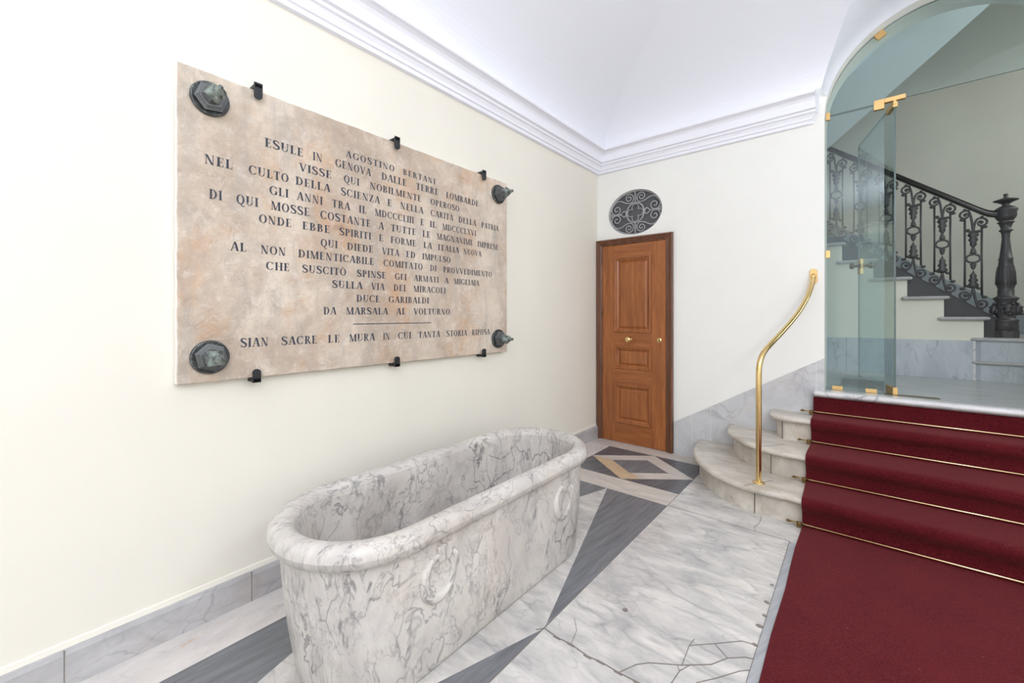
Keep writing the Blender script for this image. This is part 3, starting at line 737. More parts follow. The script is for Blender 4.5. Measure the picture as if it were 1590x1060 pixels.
# clamps holding the plaque
def clamp_top():
    t = thing('wall_clamp', '', 'clamp', (0, 0, 0), 'black steel clamps around the stone plaque')
    MB().box((0.0, -0.015, 0.002), (0.066, 0.015, 0.018)).build('bracket_arm', M['clamp'], t, bevel=0.001)
    n = 10
    MB().prism([(0.058, -0.016, 0.024), (0.058, 0.016, 0.024)] + [(0.058, 0.016*math.cos(a), -0.032-0.014*math.sin(a)) for a in [PI*k/n for k in range(n+1)]], (0.008, 0, 0)).build('clamp_tab', M['clamp'], t)
    return t
ct = clamp_top()
TOP = [(0.678, 'black steel clamp on the plaque top edge, beside the upper left bronze boss'), (1.384, 'black steel clamp at the middle of the plaque top edge'), (2.092, 'black steel clamp on the plaque top edge beside the upper right bronze boss')]
BOT = [(0.672, 'black steel clamp under the plaque, beside the bottom left bronze boss'), (1.384, 'black steel clamp under the middle of the plaque bottom edge'), (2.092, 'black steel clamp under the plaque, beside the bottom right bronze boss')]
ct.location = (0, TOP[0][0], PZ1); ct['label'] = TOP[0][1]
for y, l in TOP[1:]: dup(ct, (0, y, PZ1), l)
cb = thing('wall_clamp', BOT[0][1], 'clamp', (0, 0, 0), 'black steel clamps around the stone plaque')
MB().box((0.0, -0.015, -0.018), (0.066, 0.015, -0.002)).build('bracket_arm', M['clamp'], cb, bevel=0.001)
MB().prism([(0.058, -0.016, -0.020), (0.058, 0.016, -0.020)] + [(0.058, 0.016*math.cos(a), 0.024+0.014*math.sin(a)) for a in [PI*k/10 for k in range(11)]], (0.008, 0, 0)).build('clamp_tab', M['clamp'], cb)
cb.location = (0, BOT[0][0], PZ0)
for y, l in BOT[1:]: dup(cb, (0, y, PZ0), l)

# bronze bosses
def boss():
    t = thing('bronze_boss', '', 'boss', (0, 0, 0), 'bronze bosses at the plaque corners')
    MB().lathe([(0.065, 0), (0.068, 0.006), (0.067, 0.013), (0.063, 0.017), (0.060, 0.015), (0.057, 0.014), (0.001, 0.016)], (0, 0, 0), 'x', 40).build('base_disc', M['bronze'], t)
    hx = MB().lathe([(0.058, 0.018), (0.058, 0.030), (0.053, 0.031), (0.053, 0.037), (0.049, 0.038), (0.047, 0.046), (0.042, 0.047), (0.036, 0.047), (0.031, 0.060), (0.022, 0.068), (0.001, 0.070)], (0, 0, 0), 'x', 6, 0, False, 0.15)
    hx.build('hexagonal_cap', M['bronze_cap'], t)
    n = 12; L = []
    for r, h, tw in ((0.016, 0.060, 0), (0.022, 0.068, 0.1), (0.032, 0.074, 0.2), (0.030, 0.084, 0.35), (0.024, 0.096, 0.5), (0.017, 0.110, 0.7), (0.0115, 0.125, 0.9), (0.009, 0.137, 1.1), (0.009, 0.144, 1.2), (0.003, 0.147, 1.2)):
        L.append([(h, r*(1+(0.28 if k % 3 == 0 else -0.06)*(r > 0.0125))*math.cos(2*PI*k/n+tw), r*(1+(0.28 if k % 3 == 0 else -0.06)*(r > 0.0125))*math.sin(2*PI*k/n+tw)) for k in range(n)])
    MB().loft(L).build('leaf_spike', M['verdigris'], t)
    return t
b0 = boss()
BL = [((PX, 0.507, 2.122), 'bronze boss with leafy spike at the upper left plaque corner'), ((PX, 0.507, 1.080), 'bronze boss with leafy spike at the lower left plaque corner'),
      ((PX, 2.255, 2.127), 'bronze boss with leafy spike at the upper right plaque corner'), ((PX, 2.255, 1.079), 'bronze boss with leafy spike at the lower right plaque corner')]
b0.location = BL[0][0]; b0['label'] = BL[0][1]
for i, (l, s_) in enumerate(BL[1:]):
    d = dup(b0, l, s_); d.rotation_euler = (0.6*(i+1), 0, 0)

# ================================================================ BATHTUB
BH, BW, BL_, BX, BY, BR = 0.545, 0.325, 0.822, 0.635, 1.350, 0.044
BW0, BL0, BROT = 0.284, 0.728, math.radians(0.2)
def rrect(hw_, hl, R, n=14, m_=10):
    pts = []
    cs = [(1, 1), (-1, 1), (-1, -1), (1, -1)]
    for k, (sx, sy) in enumerate(cs):
        for i in range(n+1):
            a = k*PI/2+PI/2*i/n
            pts.append((sx*(hw_-R)+R*math.cos(a), sy*(hl-R)+R*math.sin(a)))
        nx = cs[(k+1) % 4]
        a = (k+1)*PI/2
        p = pts[-1]; q = (nx[0]*(hw_-R)+R*math.cos(a), nx[1]*(hl-R)+R*math.sin(a))
        for i in range(1, m_): pts.append((p[0]+(q[0]-p[0])*i/m_, p[1]+(q[1]-p[1])*i/m_))
    return pts
def blp(hw_, hl, z, R=None):
    R = min(hw_*0.985, R or 9)
    c_, s_ = math.cos(BROT), math.sin(BROT)
    return [(BX+x*c_+y*s_, BY-x*s_+y*c_, z) for x, y in rrect(hw_, hl, R)]
tub = thing('bathtub', 'antique veined white marble bathtub with a rolled rim and carved rings', 'bathtub', (BX, BY, 0))
zt = BH-2*BR
prof = []      # (half width, half length, z) outer from base up
for t in [0, 0.02, 0.05, 0.2, 0.4, 0.6, 0.8, 1.0]:
    sw = math.sin(t*PI/2)
    w = BW0+(BW-0.036-BW0)*t+0.006*math.sin(PI*t); l = BL0+(BL_-0.036-BL0)*t+0.008*math.sin(PI*t)
    e = 0.010*(1-min(1, t/0.05))
    prof.append((w-e, l-e, zt*t+0.001))
inner = [(BW-0.0880, BL_-0.0880, BH-BR-0.0005), (BW-0.0886, BL_-0.0886, BH-BR-0.003), (BW-0.089, BL_-0.090, zt), (BW-0.092, BL_-0.105, 0.28), (BW-0.100, BL_-0.130, 0.17), (BW-0.125, BL_-0.165, 0.105), (BW-0.17, BL_-0.22, 0.085)]
mb = MB().loft([blp(*p) for p in prof] + [blp(BW-0.036, BL_-0.036, BH-BR)] + [blp(*p) for p in inner])
mb.build('tub_body', M['bath'], tub)
L = []
for k in range(17):
    a = 2*PI*k/16
    L.append(blp(BW-BR+BR*math.cos(a), BL_-BR+BR*math.cos(a), BH-BR+BR*math.sin(a)*0.98))
MB().loft(L, 0, True, False, False).build('rolled_rim', M['bath'], tub)
def side_x(z):
    t = max(0, min(1, z/zt)); return BX+BW0+(BW-0.036-BW0)*t+0.006*math.sin(PI*t)
def carved_ring(yc_, zc_):
    mb = MB(); n = 44; P = []; R = []
    for k in range(n):
        a = 2*PI*k/n
        y, z = yc_+0.066*math.cos(a), zc_+0.072*math.sin(a)
        P.append((side_x(z)-0.001, y, z)); R.append(0.0125+0.0085*max(0, math.cos(a-math.radians(215)))**1.0)
    mb.tube(P, R, 8, 0, True, 1.0)
    o = mb.build('carved_ring', M['bath'], tub)
    lug = MB(); zl = zc_+0.083; x = side_x(zl)
    lug.prism([(x-0.004, yc_-0.006, zl-0.035), (x-0.004, yc_+0.052, zl-0.035), (x-0.004, yc_+0.058, zl+0.022), (x-0.004, yc_-0.012, zl+0.022)], (0.016, 0, 0))
    lug.build('ring_mount', M['bath'], o, bevel=0.004)
    lp = MB(); za = zc_+0.036
    lp.tube([(side_x(za+0.03)+0.004, yc_+0.058, za+0.034), (side_x(za)+0.006, yc_+0.072, za+0.016), (side_x(za)+0.006, yc_+0.076, za-0.012), (side_x(za)+0.004, yc_+0.068, za-0.032)], [0.008, 0.0125, 0.0125, 0.008], 8)
    lp.build('ring_clasp', M['bath'], o)
carved_ring(0.958, 0.335); carved_ring(1.752, 0.322)

# ================================================================ ENTRANCE STAIRS
YR = [3.0, 3.295, 3.605, 3.80]
ZT = [0.172, 0.344, 0.516, 0.694]
def outline(xl, xc, Y, off=0.0, p=2.0, n=18):
    """left half then mirrored about the arch axis; from wall to wall"""
    a, b = xc-xl+off, YB-Y+off; L = []
    for k in range(n+1):
        t = PI/2*k/n
        c_, s_ = abs(math.cos(t))**(2/p), abs(math.sin(t))**(2/p)
        L.append((xc-a*c_, min(YB-0.002, YB-b*s_)))
    return L + [(2*AX-x, y) for x, y in reversed(L)]
st = thing('marble_entrance_stairs', 'worn marble entrance steps with rounded ends rising to the arched opening', 'stairs', (AX, 3.4, 0))
SH = [(1.035, 1.60, YR[0], 2.0), (1.272, 1.72, YR[1], 2.0), (1.575, 1.70, YR[2], 3.2)]
zp = 0.0
for k, (xl, xc, Y, p) in enumerate(SH):
    z = ZT[k]
    mb = MB().prism([(x, y, zp) for x, y in outline(xl, xc, Y, 0, p)], (0, 0, z-0.038-zp), 0)
    # joints between the stones of the riser
    for xj in ((1.553,), (1.60,), (1.628,))[k]:
        mb.box((xj-0.0025, Y-0.001, zp), (xj+0.0025, Y+0.002, z-0.038), 1)
    s_ = mb.build('step', [M['step'], M['joint']], st)
    L = []
    for off, zz in ((0.02, z-0.040), (0.036, z-0.037), (0.045, z-0.028), (0.048, z-0.019), (0.044, z-0.009), (0.036, z-0.003), (0.024, z), (-0.02, z)):
        L.append([(x, y, zz) for x, y in outline(xl, xc, Y, off, p)])
    tb = MB().loft(L, 0, True)
    if k == 0: tb.prism([(1.50, 2.958, z), (1.504, 2.958, z), (1.63, 3.17, z), (1.626, 3.17, z)], (0, 0, 0.0006), 1)
    if k == 1: tb.prism([(1.515, 3.262, z), (1.519, 3.262, z), (1.66, 3.46, z), (1.656, 3.46, z)], (0, 0, 0.0006), 1)
    tb.build('tread', [M['step'], M['joint']], s_)
    zp = z
mb = MB().box((1.83, YR[3], ZT[2]), (2*AX-1.83, YB-0.002, ZL-0.04)); rs = mb.build('landing_riser', M['nosing'], st)
mb = MB()
L = []
for off, zz in ((0.0, ZL-0.042), (0.03, ZL-0.040), (0.042, ZL-0.030), (0.046, ZL-0.020), (0.042, ZL-0.009), (0.032, ZL-0.002), (0.02, ZL)):
    L.append([(1.822-off*0.5, YB-0.0015, zz), (1.822-off*0.5, YR[3]-off+0.01, zz), (1.83-off*0.3, YR[3]-off, zz), (2*AX-1.83+off*0.3, YR[3]-off, zz), (2*AX-1.822+off*0.5, YR[3]-off+0.01, zz), (2*AX-1.822+off*0.5, YB-0.0015, zz)])
mb.loft(L, 0, True)
mb.build('landing_nosing', M['nosing'], st)
mb = MB().box((AX-AR, YB, 0.3), (AX+AR, YB+0.30, ZL)).box((0.0, YB+0.30, 0.3), (XR, 6.6, ZL))
o = mb.build('floor_landing', M['landing']); struct(o, 'polished grey marble landing behind the arched opening', 'floor')

# ================================================================ CARPET
CX0, CX1 = 1.80, 3.20
pr = [(-2.6, 0.002), (2.7, 0.002), (2.93, 0.003), (2.972, 0.006)]
zp = 0.0
for k in range(3):
    Y, z = YR[k], ZT[k]; nx = YR[k+1]
    pr += [(Y-0.012, zp+0.03), (Y-0.018, z-0.075), (Y-0.052, z-0.045), (Y-0.056, z-0.012), (Y-0.040, z+0.004), (Y+0.01, z+0.006), (nx-0.085, z+0.003), (nx-0.030, z+0.005)]
    zp = z
pr += [(YR[3]-0.008, zp+0.035), (YR[3]-0.006, ZL-0.08), (YR[3]-0.005, ZL-0.047)]
pr = chaikin(pr, 3)
nrm = []
for i in range(len(pr)):
    a, b = pr[max(0, i-1)], pr[min(len(pr)-1, i+1)]
    t = Vector((b[0]-a[0], b[1]-a[1])).normalized(); nrm.append((-t.y, t.x))
TK = 0.007
L = []
for (y, z), (ny, nz_) in zip(pr, nrm):
    xw = 0.003*math.sin(y*9.0)
    L.append([(CX0+xw, y, z), (CX0+xw-0.001, y+ny*TK*0.6, z+nz_*TK*0.6), (CX0+0.004+xw, y+ny*TK, z+nz_*TK), (CX1-0.004, y+ny*TK, z+nz_*TK), (CX1, y, z)])
o = MB().loft(L, 0, True).build('stair_carpet', M['carpet']); tag(o, 'dark red carpet runner laid over the entrance steps and floor', 'carpet')
md = o.modifiers.new('edge', 'EDGE_SPLIT'); md.split_angle = math.radians(50)

# stair rods
def rod():
    t = thing('stair_rod', '', 'stair rod', (0, 0, 0), 'brass rods holding the red carpet')
    MB().tube([(1.742, 0, 0), (3.258, 0, 0)], 0.0058, 10).build('rod', M['rodbrass'], t)
    for x in (1.788, 3.212):
        MB().box((x-0.011, -0.009, -0.022), (x+0.011, 0.012, -0.002)).lathe([(0.009, -0.011), (0.0095, 0), (0.009, 0.011)], (x, 0, 0), 'x', 10).build('rod_bracket', M['oldbrass'], t)
    for x, s_ in ((1.742, -1), (3.258, 1)):
        MB().lathe([(0.006, 0), (0.0085, s_*0.003), (0.0085, s_*0.009), (0.004, s_*0.016), (0.001, s_*0.019)], (x, 0, 0), 'x', 10).build('finial', M['oldbrass'], t)
    return t
RL = ['brass stair rod at the foot of the first red carpeted step', 'brass stair rod between the first and second red carpeted steps', 'brass stair rod between the second and third red carpeted steps', 'brass stair rod just below the landing on the red carpet']
rd = rod(); zz = [0.0]+ZT[:3]
for k in range(4):
    loc = (0, YR[k]-0.041, zz[k]+0.0265)
    if k == 0: rd.location = loc; rd['label'] = RL[0]
    else: dup(rd, loc, RL[k])

# ================================================================ BRASS HANDRAIL
hr = thing('brass_handrail', 'curved polished brass handrail tube rising from the lowest step to the wall', 'handrail', (1.564, 3.07, ZT[0]))
pts = [(1.564, 3.07, ZT[0]+0.001), (1.564, 3.07, 0.5), (1.564, 3.07, 0.83), (1.565, 3.074, 0.93), (1.580, 3.12, 1.008), (1.618, 3.24, 1.072), (1.66, 3.375, 1.140), (1.70, 3.50, 1.212), (1.735, 3.612, 1.285), (1.768, 3.718, 1.375), (1.786, 3.776, 1.450), (1.795, 3.800, 1.500), (1.797, 3.812, 1.53)]
MB().tube(chaikin(pts, 3), 0.0165, 18).build('rail_tube', M['brass'], hr)
MB().lathe([(0.036, 0.0), (0.036, 0.003), (0.030, 0.006), (0.017, 0.012)], (1.564, 3.07, ZT[0]+0.0006), 'z', 28).build('floor_flange', M['brass'], hr)
n = 28; L = []
for sc, y in ((1.0, YB), (1.0, YB-0.010), (0.9, YB-0.014)):
    L.append([(1.798+0.024*sc*math.cos(2*PI*k/n), y, 1.540+(0.032 if math.sin(2*PI*k/n) > 0 else -0.032)+0.024*sc*math.sin(2*PI*k/n)) for k in range(n)])
wp = MB().loft(L); wp.tube([(1.797, 3.812, 1.525), (1.798, 3.826, 1.545), (1.798, YB, 1.55)], 0.0165, 14)
wp.build('wall_plate', M['gold'], hr)

# ================================================================ GLASS SCREEN
YG_ = 3.93
def slab_xz(loop, y, th):
    mb = MB(); n = len(loop)
    mb.prism([(x, y, z) for x, z in loop], (0, th, 0), 0, 1); return mb
ZTR = 2.745
ta = math.asin((ZTR+0.004-AZ)/AR)
arcp = [(AX+(AR-0.004)*math.cos(ta+(PI-2*ta)*k/48), AZ+(AR-0.004)*math.sin(ta+(PI-2*ta)*k/48)) for k in range(49)]
tg = thing('glass_transom', 'arched fixed glass pane filling the head of the opening', 'glass panel', (AX, YG_, ZTR))
slab_xz([(x, z) for x, z in arcp], YG_, 0.010).build('glass_pane', [M['glass'], M['glass_edge']], tg)
def clip(a, b, parent, name='gold_clip'):
    return MB().box(a, b).build(name, M['gold'], parent, bevel=0.001)
def arch_clip(a, parent):
    mb = MB(); L = []
    for da in (-0.045, 0.045):
        c_, s_ = math.cos(a+da), math.sin(a+da)
        L.append([(AX+r_*c_, y, AZ+r_*s_) for r_, y in ((AR-0.045, YG_-0.008), (AR-0.003, YG_-0.008), (AR-0.003, YG_+0.018), (AR-0.045, YG_+0.018))])
    return mb.loft(L, 0, False).build('gold_clip', M['gold'], parent)
arch_clip(math.radians(122), tg); arch_clip(math.radians(58), tg)
clip((AX-AR+0.004, YG_-0.008, 2.716), (AX-AR+0.030, YG_+0.018, 2.770), tg)
pf = MB().box((2.140, YG_-0.010, 2.705), (2.196, YG_+0.020, 2.772)).box((2.196, YG_-0.010, 2.742), (2.306, YG_+0.020, 2.772)).box((2.243, YG_-0.008, 2.715), (2.258, YG_+0.018, 2.744))
pf.build('patch_fitting', M['gold'], tg, bevel=0.001)

sg = thing('glass_side_panel', 'narrow fixed glass side panel beside the jamb of the opening', 'glass panel', (2.03, YG_, ZL))
slab_xz([(AX-AR+0.003, ZL+0.006), (2.196, ZL+0.006), (2.196, ZTR-0.004), (AX-AR+0.003, ZTR-0.004)], YG_, 0.010).build('glass_pane', [M['glass'], M['glass_edge']], sg)
clip((AX-AR+0.002, YG_-0.008, 1.68), (AX-AR+0.030, YG_+0.018, 1.735), sg)
for x in (1.905, 2.095): clip((x, YG_-0.010, ZL+0.001), (x+0.062, YG_+0.020, ZL+0.028), sg)

dr = thing('glass_door', 'frameless glass door leaf standing open inwards with a brass knob', 'glass door', (2.250, YG_, ZL))
hx, hy = 2.252, YG_+0.006
ex, ey = 2.058, 4.765
dv = Vector((ex-hx, ey-hy, 0)); un = dv.normalized(); nn = Vector((-un.y, un.x, 0))
def dbox(s0, s1, t0, t1, z0, z1, mi=0, smi=None):
    P = [Vector((hx, hy, 0))+un*s_+nn*t_ for s_, t_ in ((s0, t0), (s1, t0), (s1, t1), (s0, t1))]
    V = [(p.x, p.y, z0) for p in P]+[(p.x, p.y, z1) for p in P]
    mb = MB(); q = mi if smi is None else smi
    mb.add(V, [(0, 1, 5, 4), (2, 3, 7, 6)], mi); b_ = MB()
    mb.f += [[0, 3, 2, 1], [4, 5, 6, 7], [1, 2, 6, 5], [3, 0, 4, 7]]; mb.mi += [q]*4; mb.sm += [False]*4
    return mb
dbox(0.0, dv.length, -0.005, 0.005, ZL+0.010, ZTR-0.010, 0, 1).build('glass_leaf', [M['glass'], M['glass_edge']], dr)
dbox(-0.006, 0.135, -0.013, 0.013, ZL+0.002, ZL+0.050).build('bottom_pivot', M['gold'], dr, bevel=0.001)
dbox(-0.006, 0.135, -0.013, 0.013, ZTR-0.045, ZTR-0.008).build('top_pivot', M['gold'], dr, bevel=0.001)
hk = MB(); base_ = Vector((hx, hy, 0))+un*(dv.length-0.075)
def kpt(t_, z): return tuple(base_+nn*t_+Vector((0, 0, z)))
dbox(dv.length-0.085, dv.length-0.002, -0.011, 0.011, 1.605, 1.735).build('lock_plate', M['gold'], dr, bevel=0.002)
for s_ in (1, -1):
    hk.tube([kpt(s_*0.008, 1.675), kpt(s_*0.014, 1.675), kpt(s_*0.018, 1.675), kpt(s_*0.045, 1.675), kpt(s_*0.052, 1.675), kpt(s_*0.068, 1.675), kpt(s_*0.078, 1.675), kpt(s_*0.082, 1.675)], [0.024, 0.024, 0.012, 0.011, 0.022, 0.027, 0.022, 0.008], 14)
hk.build('door_knob', M['oldbrass'], dr)
o = MB().box((2.195, YG_-0.035, ZL), (2.470, YG_+0.030, ZL+0.0025)).build('floor_spring_plate', M['spring']); tag(o, 'flat bronze floor plate under the pivot of the glass door', 'floor plate')

# ================================================================ STAIRWELL BEYOND
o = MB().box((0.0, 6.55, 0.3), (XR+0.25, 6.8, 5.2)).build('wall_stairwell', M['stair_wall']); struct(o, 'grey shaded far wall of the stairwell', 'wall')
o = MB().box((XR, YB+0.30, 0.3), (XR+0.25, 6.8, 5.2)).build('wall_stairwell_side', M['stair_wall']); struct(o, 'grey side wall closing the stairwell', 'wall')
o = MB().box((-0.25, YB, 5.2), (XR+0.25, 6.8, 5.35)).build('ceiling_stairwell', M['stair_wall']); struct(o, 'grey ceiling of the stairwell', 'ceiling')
SL = 0.857
mb = MB().prism([(0.6, YB+0.30, 2.92+(0.6-1.79)*SL), (4.0, YB+0.30, 2.92+(4.0-1.79)*SL), (4.0, YB+0.30, 3.12+(4.0-1.79)*SL), (0.6, YB+0.30, 3.12+(0.6-1.79)*SL)], (0, 5.30-YB-0.30, 0))
o = mb.build('ceiling_soffit', M['soffit']); struct(o, 'pale sloping underside of the upper stair flight', 'ceiling')
# sloped dado on the far wall
mb = MB().prism([(0.3, 6.53, 1.60+0.77*2.54), (2.842, 6.53, 1.60), (3.60, 6.53, 1.125), (3.60, 6.53, 0.5), (0.3, 6.53, 0.5)], (0, 0.02, 0))
o = mb.build('baseboard_stairwell', M['slate']); struct(o, 'blue grey sloping dado on the stairwell wall', 'dado')

YS = 5.26
up = thing('upper_stairs', 'grey marble stairs climbing left behind the glass, with a cream side wall', 'stairs', (2.4, YS, ZL))
xr = [2.870-0.2355*k for k in range(7)]
zt_ = [1.235+0.1835*k for k in range(6)]
poly = [(2.868, ZL)]
for k in range(6):
    poly.append((xr[k], zt_[k]-0.03))
    poly.append((xr[k+1], zt_[k]-0.03))
poly.append((xr[6], ZL))
MB().prism([(x, YS, z) for x, z in poly], (0, 6.53-YS, 0)).build('side_wall', M['string_wall'], up)
mb = MB().box((0.6, YS-0.018, ZL), (2.815, YS, 1.030))
mb.box((2.806, YS-0.020, ZL), (2.822, YS-0.001, 1.030), 1)
mb.box((1.962, YS-0.0185, ZL), (1.965, YS-0.017, 1.030), 2)
mb.build('marble_dado', [M['dado2'], M['nosing'], M['joint']], up)
for k in range(6):
    x0, x1 = xr[k+1]-0.040, xr[k]+0.034; z = zt_[k]
    mb = MB(); L = []
    for off, dz in ((0.012, -0.030), (0.004, -0.026), (0.0, -0.016), (0.004, -0.005), (0.014, 0.0)):
        L.append([(x0+off+0.012, YS-0.045+off, z+dz), (x0+off, YS-0.033+off, z+dz), (x0+off, YS-0.001, z+dz), (xr[k+1]+0.001, YS-0.001, z+dz), (xr[k+1]+0.001, 6.52, z+dz), (x1-off, 6.52, z+dz), (x1-off, YS-0.033+off, z+dz), (x1-off-0.012, YS-0.045+off, z+dz)])
    mb.loft(L, 0, False).build('tread', M['base'], up)
for k, (z0, z1, xo) in enumerate(((ZL, 0.862, 0.0), (0.862, 1.058, 0.0))):
    def ol(off):
        a0 = [(2.815-off, YS+0.02), (2.820-off, YS-0.005-off*0.6), (2.850-off*0.5, YS-0.022-off), (2.95, YS-0.040-off), (3.15, YS-0.055-off), (3.40, YS-0.055-off), (3.58+off*0.5, YS-0.02-off), (3.66+off, YS+0.10), (3.66+off, 6.52), (2.815-off, 6.52)]
        return a0
    s_ = MB().prism([(x, y, z0) for x, y in ol(0)], (0, 0, z1-0.030-z0)).build('bullnose_step', M['dado2'], up)
    L = []
    for off, dz in ((0.006, -0.030), (0.020, -0.026), (0.025, -0.016), (0.020, -0.005), (0.010, 0.0)):
        L.append([(x, y, z1+dz) for x, y in ol(off)])
    MB().loft(L, 0, False).build('bullnose_tread', M['base'], s_)

# balustrade
YI, SLB = 5.42, 0.772
def curb_z(x): return 1.707-SLB*(x-2.335)
bl = thing('iron_balustrade', 'black iron stair balustrade with scroll balusters and a dark handrail', 'balustrade', (2.4, YI, 1.3))
xa, xb = 1.47, 3.00
mb = MB().prism([(xa, YI-0.03, curb_z(xa)), (xb, YI-0.03, curb_z(xb)), (xb, YI-0.03, curb_z(xb)-0.30), (xa, YI-0.03, curb_z(xa)-0.30)], (0, 0.06, 0))
mb.prism([(xa, YI-0.038, curb_z(xa)+0.006), (xb, YI-0.038, curb_z(xb)+0.006), (xb, YI-0.038, curb_z(xb)-0.004), (xa, YI-0.038, curb_z(xa)-0.004)], (0, 0.076, 0))
mb.build('sloped_curb', M['curb'], bl)
def rail_z(x): return 2.558-SLB*(x-2.335)
RP = [(-0.032, 0.0), (-0.036, 0.012), (-0.030, 0.020), (-0.034, 0.028), (-0.030, 0.044), (-0.016, 0.053), (0, 0.056), (0.016, 0.053), (0.030, 0.044), (0.034, 0.028), (0.030, 0.020), (0.036, 0.012), (0.032, 0.0)]
L = []
for x, z in [(xa, rail_z(xa)), (2.88, rail_z(2.88)), (2.92, rail_z(2.92)+0.005), (2.95, rail_z(2.95)+0.018), (2.975, rail_z(2.975)+0.035), (3.0, rail_z(2.975)+0.036)]:
    L.append([(x, YI+a, z-0.006+b) for a, b in RP])
MB().loft(L, 0, True).build('handrail', M['rail'], bl)
# one baluster panel, drawn about its centre, sheared along the slope
def baluster():
    HB = 0.862
    root = MB()
    sh = lambda s_, t_: (s_, 0.0, t_-SLB*s_)
    def tb(pts, r, mbx, n=6, closed=False): mbx.tube([(p[0], 0.0, p[1]) for p in pts], r, n, 0, closed)
    w = 0.050
    bars = MB()
    for s_ in (-w, w):
        k = -SLB*s_
        tb([(s_*1.02, 0.128+k), (s_*1.0, 0.45+k*0.5), (s_*1.02, 0.740+k)], [0.0085, 0.0070, 0.0085], bars)
    top = MB()
    for sg_ in (-1, 1):
        k = -SLB*sg_*w
        c0 = (sg_*0.048, 0.768+k)
        sp = spiral(c0, 0.010, 0.041, 0.5 if sg_ > 0 else PI-0.5, sg_*1.25, 26)
        arm_ = chaikin([sp[-1], (sg_*0.014, 0.772+k*0.6), (sg_*0.004, 0.70), (0, 0.640)], 2)
        tb(sp + arm_[1:], [0.0062]*12+[0.0088]*(len(sp)+len(arm_)-13), top)
        top.ell((c0[0], 0, c0[1]), (0.013, 0.012, 0.013), 0, 6)
        top.ell((sg_*0.066, 0, 0.728+k), (0.019, 0.012, 0.014), 0, 6)
        tb([(sg_*w, 0.662+k*0.25), (sg_*0.020, 0.655), (0, 0.662)], 0.0085, top)
        top.ell((sg_*0.034, 0, 0.664+k*0.2), (0.017, 0.012, 0.013), 0, 6)
        tb([(c0[0]+sg_*0.004, c0[1]+0.034), (c0[0]+sg_*0.004, c0[1]+0.056)], 0.011, top)
    leafs = MB()
    def bud(zc_, h, r, d):
        pr_ = [(0.15, 0), (0.75, 0.10), (1.0, 0.22), (0.55, 0.34), (0.85, 0.46), (0.5, 0.60), (0.62, 0.72), (0.25, 0.86), (0.05, 1.0)]
        leafs.loft([[(r*a*math.cos(2*PI*q/8), 0.6*r*a*math.sin(2*PI*q/8), zc_+d*h*b_) for q in range(8)] for a, b_ in pr_])
    bud(0.660, 0.165, 0.037, -1); bud(0.150, 0.165, 0.037, 1)
    bud(0.458, 0.064, 0.024, 1); bud(0.380, 0.064, 0.024, -1)
    ring_ = MB()
    ring_.tube([(0.043*math.cos(2*PI*q/28), 0, 0.419+0.036*math.sin(2*PI*q/28)) for q in range(28)], 0.009, 6, 0, True)
    bot = MB()
    for sg_ in (-1, 1):
        k = -SLB*sg_*w
        c0 = (sg_*0.048, 0.060+k)
        sp = spiral(c0, 0.010, 0.041, -0.5 if sg_ > 0 else PI+0.5, -sg_*1.25, 26)
        arm_ = chaikin([sp[-1], (sg_*0.014, 0.072+k*0.6), (sg_*0.004, 0.125), (0, 0.175)], 2)
        tb(sp + arm_[1:], [0.0062]*12+[0.0088]*(len(sp)+len(arm_)-13), bot)
        bot.ell((c0[0], 0, c0[1]), (0.013, 0.012, 0.013), 0, 6)
        bot.ell((sg_*0.066, 0, 0.116+k), (0.019, 0.012, 0.014), 0, 6)
        tb([(sg_*w, 0.165+k*0.35), (sg_*0.015, 0.165), (0, 0.16)], 0.0085, bot)
        bot.ell((sg_*0.034, 0, 0.166+k*0.3), (0.016, 0.012, 0.013), 0, 6)
        tb([(c0[0], c0[1]-0.030), (c0[0]+sg_*0.002, c0[1]-0.066)], 0.010, bot)
    return bars, top, leafs, ring_, bot
parts = baluster()
pobj = None
for k in range(8):
    x = 2.832-0.1905*k
    loc = (x, YI, curb_z(x)+0.006)
    if k == 0:
        pobj = parts[0].build('baluster_panel', M['iron'], None)
        kids = [mb_.build(nm, M['iron'], None) for mb_, nm in zip(parts[1:], ('top_scroll', 'leaf_ornament', 'oval_ring', 'bottom_scroll'))]
        for q in kids: q.parent = pobj
        cur = pobj
    else:
        cur = pobj.copy(); C.objects.link(cur)
        for q in kids:
            c = q.copy(); C.objects.link(c); c.parent = cur
    cur.location = loc
    cur.parent = bl; cur.matrix_parent_inverse = Matrix.Translation(bl.location).inverted()
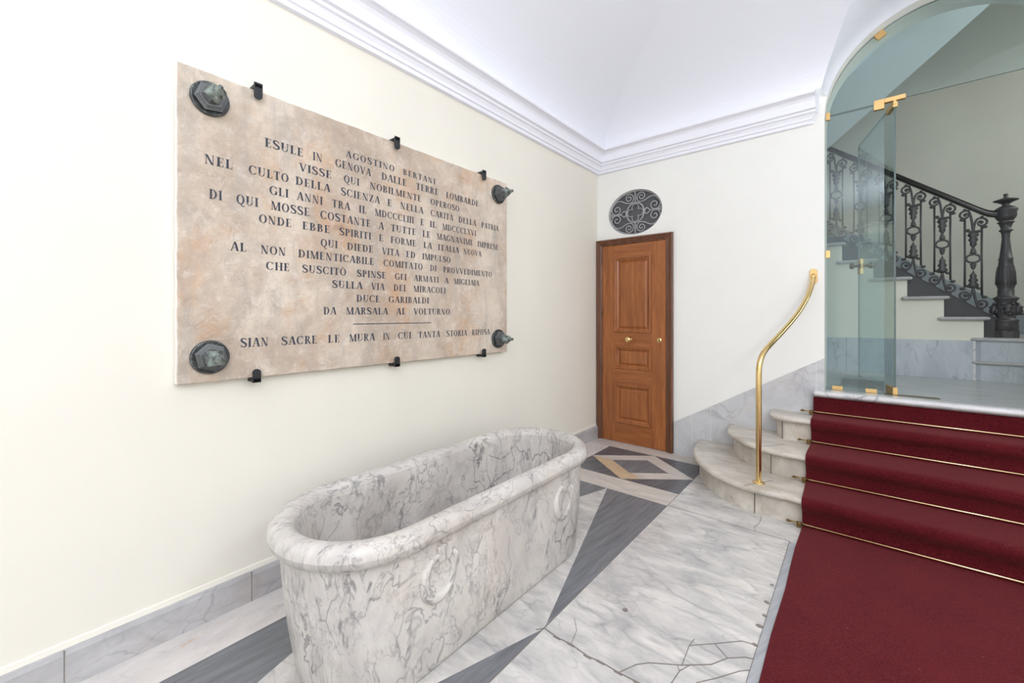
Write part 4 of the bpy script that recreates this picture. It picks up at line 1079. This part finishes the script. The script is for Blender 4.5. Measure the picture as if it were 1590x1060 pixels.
# newel post
NP = [(70, 6), (74, 9), (80, 9), (85, 5), (92, 14), (99, 34), (103, 45), (107, 42), (114, 26), (124, 12), (131, 14), (138, 28), (150, 41), (156, 42), (164, 37), (185, 38), (196, 34), (206, 27), (211, 22), (214, 30), (218, 30), (224, 24), (248, 17), (254, 22), (260, 25), (265, 18), (276, 15), (300, 14), (350, 18), (398, 23), (404, 27), (410, 24), (440, 27), (462, 31), (500, 33), (530, 34), (545, 31), (558, 27), (562, 29), (590, 29), (597, 36), (604, 47), (611, 42), (624, 35), (650, 39), (680, 39), (702, 33), (710, 38), (718, 46), (726, 42), (740, 43), (772, 43)]
u_ = 1.226/735
nw = MB().lathe([(r*u_, 2.284-(y-70)*u_) for y, r in reversed(NP)], (3.020, YI, 0), 'z', 28)
nw.lathe([(46*u_, 1.058), (46*u_, 1.118)], (3.020, YI, 0), 'z', 8, 0, False, PI/8)
nwo = nw.build('newel_post', M['iron'], bl)
fl = MB()
for q in range(16):
    a = 2*PI*q/16; c_, s_ = math.cos(a), math.sin(a)
    fl.tube([(3.020+r*u_*c_, YI+r*u_*s_, 2.284-(y-70)*u_) for y, r in ((440, 27), (470, 32), (505, 34), (535, 35))], 0.0035, 5)
fl.build('fluting', M['iron'], nwo)
ma = MB()
for a in (-PI/2, -PI/2-1.57, -PI/2+1.57):
    c_, s_ = math.cos(a), math.sin(a); t_ = (-s_, c_)
    def mp(t, out, y): return (3.020+c_*(40*u_+out)+t_[0]*t, YI+s_*(40*u_+out)+t_[1]*t, 2.284-(y-70)*u_)
    ma.ell(mp(0, 0.000, 662), (0.026, 0.026, 0.050), 0, 8); ma.ell(mp(0, 0.017, 668), (0.012, 0.012, 0.020), 0, 6)
    ma.ell(mp(0, 0.018, 684), (0.020, 0.020, 0.011), 0, 6)
    for e_ in (-1, 1):
        ma.ell(mp(e_*0.016, 0.020, 650), (0.010, 0.010, 0.008), 0, 6); ma.ell(mp(e_*0.028, -0.006, 632), (0.011, 0.011, 0.013), 0, 6)
        ma.ell(mp(e_*0.030, -0.008, 672), (0.011, 0.011, 0.024), 0, 6)
ma.build('lion_mask', M['iron'], nwo)
